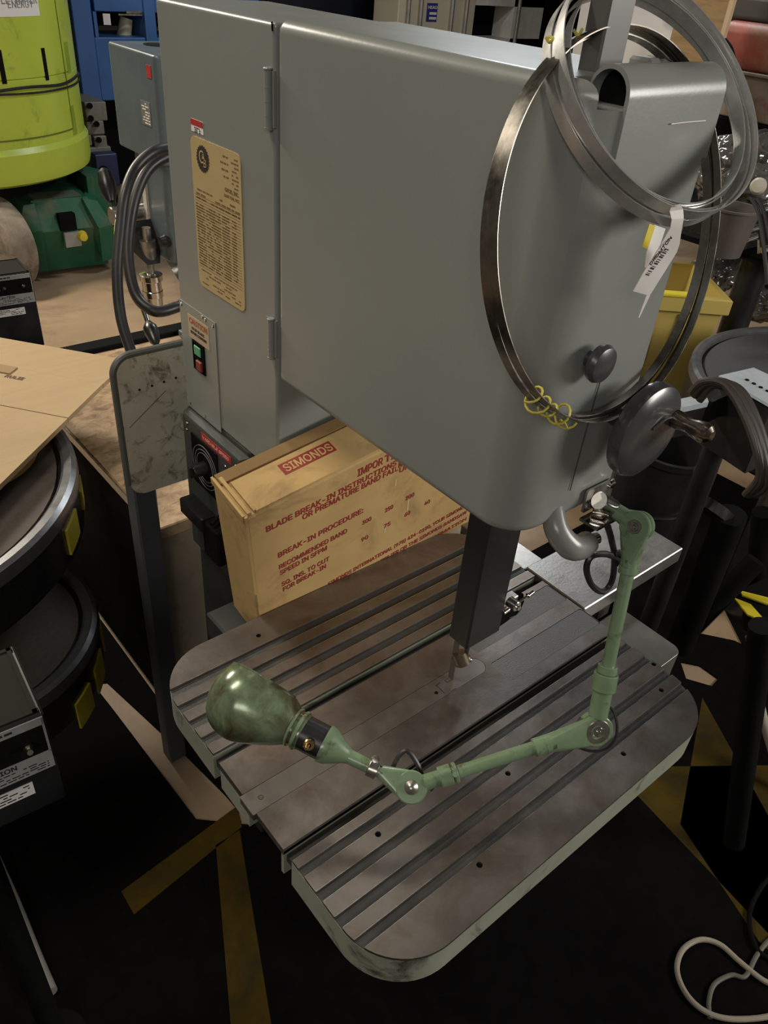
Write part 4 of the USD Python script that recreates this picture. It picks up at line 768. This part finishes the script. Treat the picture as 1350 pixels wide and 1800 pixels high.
ppA, ppB, ppC = onX(1283, 0, 3.0), onX(1255, 125, 3.0), onX(1195, 0, 3.0)
M_ply = mat('plywood', (.34, .22, .1), .6, var=.22, scale=6, aniso=(1, 1, 6), dirt=(.2, .12, .05), dscale=5, damt=.4)
part(pl, 'panel', bx((3.0, ppA[1], 0), (3.02, ppC[1], 2.3)), M_ply, smooth=False)
part(pl, 'panel_edge', bx((2.998, ppA[1] - .02, 0), (3.022, ppA[1], 2.3)), mat('ply_edge', (.62, .46, .3), .6))
part(pl, 'black_hook', tube([onX(px, py, 2.95) for px, py in ((1272, 72), (1284, 90), (1291, 125), (1290, 165), (1284, 200))], .014, 10), M_black)
cr = thing('weathered_tank', 'red and bone-white weathered tank at the top right edge', 'tank', (3.4, 1.4, 0))
xt = 3.3
M_redw = mat('tank_red', (.34, .08, .055), .5, var=.35, scale=5, dirt=(.34, .24, .16), dscale=3, damt=.45)
M_bone = mat('tank_bone', (.27, .22, .17), .55, var=.18, scale=4, dirt=(.22, .06, .05), dscale=5, damt=.3)
c1, c2, c3, c4 = onX(1285, 35, xt), onX(1285, 124, xt), onX(1275, 206, xt), onX(1350, 30, xt)
part(cr, 'upper_shell', puckbox((xt, .6, c2[2]), (4.2, c1[1] + .05, c1[2]), (.05,) * 4, .05), M_redw)
part(cr, 'lower_shell', puckbox((xt + .02, .6, c3[2]), (4.2, c1[1] + .06, c2[2] - .004), (.05,) * 4, .01), M_bone)
part(cr, 'shell_lip', bx((xt - .015, .6, c2[2] - .008), (xt + .02, c1[1] + .06, c2[2] + .006), .003), M_bone)
part(cr, 'cradle', bx((xt, .5, c3[2] - .12), (4.2, c1[1] + .3, c3[2] - .001), .01), M_blackmat)
for y in (.7, 1.5): part(cr, 'cradle_leg', bx((xt + .1, y, 0), (xt + .18, y + .08, c3[2] - .12)), M_blackmat)
part(cr, 'top_strap', bx((xt + .05, .6, c1[2] + .001), (4.1, c1[1] + .1, c1[2] + .1), .02), mat('strap_dark', (.06, .055, .05), .5))

# ================================================================== right side machines
lap('lapping_machine', 'black round lapping machine with grey gritty disc on the right edge', (1.88, .15), .5, .9, M_abr2, [(-2.2, -2.05, .75, .81), (-2.7, -2.55, .75, .81)])
kR = dep(1266, 660, 1.62)
cr2 = thing('control_box', 'black control box with a perforated top plate and brown cord, right edge', 'control box', kR)
Q = [onZ(px, py, kR[2]) for px, py in ((1264, 660), (1325, 646), (1420, 690), (1360, 715))]
Q2 = [onZ(px, py, kR[2]) for px, py in ((1278, 672), (1300, 668), (1345, 690), (1305, 698))]
Q3 = [onZ(px, py, kR[2] - .02) for px, py in ((1190, 702), (1240, 692), (1246, 706), (1200, 716))]
M_bluegrey = mat('bluegrey_metal', (.5, .55, .6), .3, .3)
part(cr2, 'top_plate', [prism(Polygon([p[:2] for p in Q]), kR[2] - .006, kR[2])], M_bluegrey, smooth=False)
for i in range(5):
    p = onZ(1313 + 12 * i, 668 + 6.5 * i, kR[2] + .0005); part(cr2, 'vent_hole', cyl(p, p + [0, 0, .0012], .0042, n=12), M_blackmat)
part(cr2, 'housing', prism(Polygon([p[:2] for p in Q]).buffer(-.006), kR[2] - .16, kR[2] - .006), M_black)
part(cr2, 'side_bar', [prism(Polygon([p[:2] for p in Q3]), kR[2] - .032, kR[2] - .02)], M_bluegrey, smooth=False)
part(cr2, 'side_bar_body', [prism(Polygon([p[:2] for p in Q3]).buffer(-.001), kR[2] - .09, kR[2] - .032), bx(np.minimum(Q3[1], Q[0]) - [.0, .02, .06], np.maximum(Q3[1], Q[0]) + [.02, .0, -.03])], M_black)
part(cr2, 'stand_pole', cyl((kR[0] + .05, kR[1] - .02, 0), (kR[0] + .05, kR[1] - .02, kR[2] - .158), .025, n=18), M_black)
M_cordb = mat('cord_brown', (.035, .026, .022), .45)
kc_ = thing('cord_bundle', 'bundle of brown power cord looped over the right control box', 'cord', dep(1290, 690, 1.47))
for i, (dx, dz) in enumerate(((0, 0), (9, 6), (18, 2), (28, 14), (38, 8))):
    part(kc_, 'cord_loop', tube([dep(1215 + dx * .5, 690 + dz, 1.5), dep(1238 + dx * .6, 670 + dz * .5, 1.47), dep(1275 + dx * .7, 678 + dz, 1.45), dep(1310 + dx * .6, 735 + dz, 1.44), dep(1332 + dx * .5, 800 + dz, 1.44), dep(1334 + dx * .5, 840 + dz, 1.46), dep(1310 + dx * .5, 870, 1.5)], .0075, 10), M_cordb)
tb = thing('waste_drum', 'black drum behind the crank handle, right of the saw nose', 'drum', dep(1150, 860, 1.85) * [1, 1, 0])
tc = dep(1143, 852, 2.02)
part(tb, 'drum_shell', lathe([(0, -.13), (.09, -.13), (.105, -.115), (.108, .1), (.112, .105), (.112, .12), (.1, .12), (.1, -.1), (0, -.1)], tc, unit((.08, -.05, 1)), 44), M_tray)
part(tb, 'drum_stand', cyl((tc[0], tc[1], 0), tc + [0, 0, -.128], .05, n=24), M_blackmat)
part(tb, 'drum_hoop', tube([tc + [.109 * math.cos(a), .109 * math.sin(a), -.03] for a in np.linspace(0, 6.283, 40)[:-1]], .004, 8, smooth=False, closed=True), M_tray)
# yellow tote
yb_ = dep(1200, 560, 2.75)
ty = thing('yellow_bin', 'tapered yellow plastic bin behind the saw, right of the dark blade coil', 'bin', yb_)
f4 = lambda d, ps: [dep(px, py, d) for px, py in ps]
tp = f4(2.75, ((1272, 548), (1165, 470), (1225, 420), (1330, 500))); zt = tp[0][2]
ang = -.7; wb, db, zb_ = .5, .4, .93; ctr = dep(1279, 531, 2.9) + np.array([-math.cos(ang) * wb / 2 - math.sin(ang) * db / 2, -math.sin(ang) * wb / 2 + math.cos(ang) * db / 2, 0])
Bt = np.stack([[math.cos(ang), math.sin(ang), 0], [-math.sin(ang), math.cos(ang), 0], [0, 0, 1]], 1)
def frus(w0, d0, w1, d1, z0, z1): return hullp([(sx * w / 2, sy * d / 2, z) for w, d, z in ((w0, d0, z0), (w1, d1, z1)) for sx in (-1, 1) for sy in (-1, 1)])
part(ty, 'bin_body', place(cut(frus(wb * .78, db * .78, wb, db, -.52, 0), frus(wb * .74, db * .74, wb - .02, db - .02, -.5, .01)), Bt, (ctr[0], ctr[1], zb_)), mat('bin_yellow', (.47, .36, .1), .45, var=.08, scale=4))
part(ty, 'bin_rim', place(cut(bx((-wb / 2 - .015, -db / 2 - .015, -.05), (wb / 2 + .015, db / 2 + .015, .008), .004), bx((-wb / 2 + .01, -db / 2 + .01, -.1), (wb / 2 - .01, db / 2 - .01, .05))), Bt, (ctr[0], ctr[1], zb_)), mat('bin_yellow', (.47, .36, .1), .45))
part(ty, 'bin_rib', [place(hullp([(x * .8 - .008, -db * .39 - .006, -.5), (x * .8 + .008, -db * .39 - .006, -.5), (x - .008, -db / 2 - .005, -.06), (x + .008, -db / 2 - .005, -.06), (x, -db / 2 + .01, -.06), (x * .8, -db * .38, -.5)]), Bt, (ctr[0], ctr[1], zb_)) for x in (-.1, .0, .1)], mat('bin_yellow', (.47, .36, .1), .45))
part(ty, 'bin_handle', place(bx((-.1, -db / 2 - .02, .006), (.12, -db / 2 + .02, .02), .004), Bt, (ctr[0], ctr[1], zb_)), M_yellow)
part(ty, 'bin_dolly', place(bx((-wb * .36, -db * .36, -.93), (wb * .42, db * .42, -.52)), Bt, (ctr[0], ctr[1], zb_)), mat('wood_brown', (.2, .1, .04), .7))
# grey bucket, black stand column, tools and wrapped parts
bk = dep(1278, 405, 2.45)
single('grey_bucket', lathe([(0, -.07), (.062, -.07), (.078, .065), (.082, .066), (.082, .072), (.072, .072), (.06, -.06), (0, -.06)], bk, Zv, 40), mat('bucket_brown', (.09, .075, .068), .45, var=.1), 'brownish grey bucket hanging by the right machine column', 'bucket')
mc = thing('machine_column', 'glossy black machine column with knobs and pale fittings at the right edge', 'machine', dep(1310, 500, 3.0) * [1, 1, 0])
cB = dep(1289, 575, 3.2)
part(mc, 'column', cyl((cB[0], cB[1], 0), (cB[0], cB[1], 1.34), .055, n=30), M_black)
hx = dep(1312, 372, 2.95)
part(mc, 'head', bx(hx - [.12, .1, .1], hx + [.16, .14, .04], .006), M_black)
part(mc, 'top_tray', [bx(hx + [-.16, -.14, .055], hx + [.0, -.1, .062]), bx(hx + [-.2, -.1, .02], hx + [-.06, -.085, .03])], M_bluegrey)
for i, (px, py) in enumerate(((1300, 386), (1320, 403), (1312, 420), (1330, 368), (1290, 425), (1338, 440))):
    p = dep(px, py, 2.7); part(mc, 'fitting', [cyl(p, p + [.03, -.02, .012], .008 + .002 * (i % 3), n=14, cap=.002), cyl(p + [-.01, 0, -.01], p + [.0, .02, .03], .005, n=10)], M_chrome)
part(mc, 'hose', [tube([dep(1330, 350, 2.3), dep(1342, 370, 2.28), dep(1352, 420, 2.26), dep(1358, 480, 2.26)], .006, 9), tube([dep(1322, 352, 2.3), dep(1334, 375, 2.28), dep(1342, 430, 2.26), dep(1350, 500, 2.26)], .006, 9)], M_rubber)
wrng = np.random.default_rng(5)
wp = thing('wrapped_parts', 'machine parts in glossy crumpled clear wrap on the shelf under the weathered tank', 'wrapped parts', dep(1320, 290, 3.0) * [1, 1, 0])
for px, py, d, rr in ((1290, 285, 3.0, .12), (1335, 280, 3.1, .13), (1320, 330, 2.9, .11), (1270, 320, 3.0, .1), (1350, 340, 2.9, .1), (1262, 475, 3.8, .12), (1345, 520, 3.8, .15)):
    m = trimesh.creation.icosphere(subdivisions=4, radius=1.0); v = m.vertices; k = meshkit.fbm(v * 2.2 + wrng.uniform(0, 50, 3), 4) - .5
    ridg = np.abs(meshkit.noise(v * 4 + wrng.uniform(0, 9, 3)) - .5)
    m.vertices = v * (1 + .55 * k - .3 * ridg)[:, None] * rr * [1.25, 1, .8] + dep(px, py, d)
    part(wp, 'wrapped_bundle', m, mat('crumpled_wrap', (.16, .15, .14), .12, .55, var=.8, scale=9, rvar=.08), smooth=40)
part(wp, 'white_knob', lathe([(0, .02), (.02, .018), (.026, 0), (0, 0)], dep(1333, 327, 2.55), unit(CAM - dep(1333, 327, 2.55)), 20), mat('knob_cream', (.5, .45, .36), .4))
p_ = dep(1320, 300, 3.2); part(wp, 'shelf', bx(p_ + [-.4, -.5, -.22], p_ + [.6, .4, -.2]), M_blackmat)

# dark machine stand with legs in front of the right lap machine
st = thing('machine_stand', 'black tube-legged machine stand with yellow taped shelf, right of the saw table', 'stand', (1.2, .15, 0))
def leg(p0, z0, p1, z1, r): return cyl(onZ(*p0, z0), onZ(*p1, z1), r, n=14)
part(st, 'leg', [leg((1195, 1135), .25, (1285, 905), .8, .04)], M_blackmat)
part(st, 'leg', [leg((1320, 1100), .12, (1340, 900), .6, .03)], M_blackmat)
part(st, 'brace', [leg((1195, 1125), .26, (1330, 985), .55, .03)], M_blackmat)
part(st, 'leg', [leg((1290, 1480), .04, (1340, 1100), .8, .028)], M_blackmat)
part(st, 'tube_socket', [leg((1250, 905), .78, (1262, 890), .80, .05)], M_black)
part(st, 'shelf_plate', prism(Polygon([onZ(px, py, .42)[:2] for px, py in ((1290, 1042), (1360, 1010), (1400, 1080), (1345, 1100))]), .40, .42), M_blackmat)
part(st, 'yellow_strip', prism(Polygon([onZ(px, py, .43)[:2] for px, py in ((1302, 1038), (1350, 1050), (1350, 1062), (1305, 1046))]), .425, .43), M_yellow)
part(st, 'yellow_strip', prism(Polygon([onZ(px, py, .43)[:2] for px, py in ((1290, 1050), (1320, 1062), (1350, 1096), (1315, 1080))]), .425, .43), M_yellow)
M_hose = mat('hose_beige', (.3, .26, .2), .5, var=.1)
single('air_hose', tube([onZ(px, py, z) for px, py, z in ((1318, 1118, .33), (1322, 1140, .3), (1328, 1200, .26), (1338, 1250, .2), (1352, 1300, .13), (1372, 1360, .06), (1400, 1400, .02), (1440, 1420, .02))], .014, 12), M_hose, 'beige hose hanging at the right edge', 'hose')
single('air_hose', tube([onZ(px, py, .013) for px, py in ((1370, 1735), (1340, 1722), (1300, 1690), (1265, 1660), (1230, 1652), (1200, 1670), (1190, 1705), (1205, 1745), (1235, 1775), (1275, 1790), (1330, 1790), (1380, 1780))], .0065, 10), M_hose, 'looped beige hose on the floor at the lower right corner', 'hose')
single('air_hose', tube([onZ(px, py, .011) for px, py in ((1248, 1790), (1246, 1760), (1256, 1730), (1285, 1714), (1310, 1716), (1330, 1680), (1350, 1655), (1372, 1640))], .0055, 10), mat('hose_grey', (.12, .11, .09), .5), 'grey hose curling inside the beige floor loop', 'hose')
single('extension_cable', tube([onZ(px, py, .012) for px, py in ((1390, 1520), (1350, 1545), (1322, 1590), (1318, 1630), (1332, 1670), (1360, 1690))], .006, 10), M_blackmat, 'black cord curving over the yellow floor marking at the right edge', 'cord')
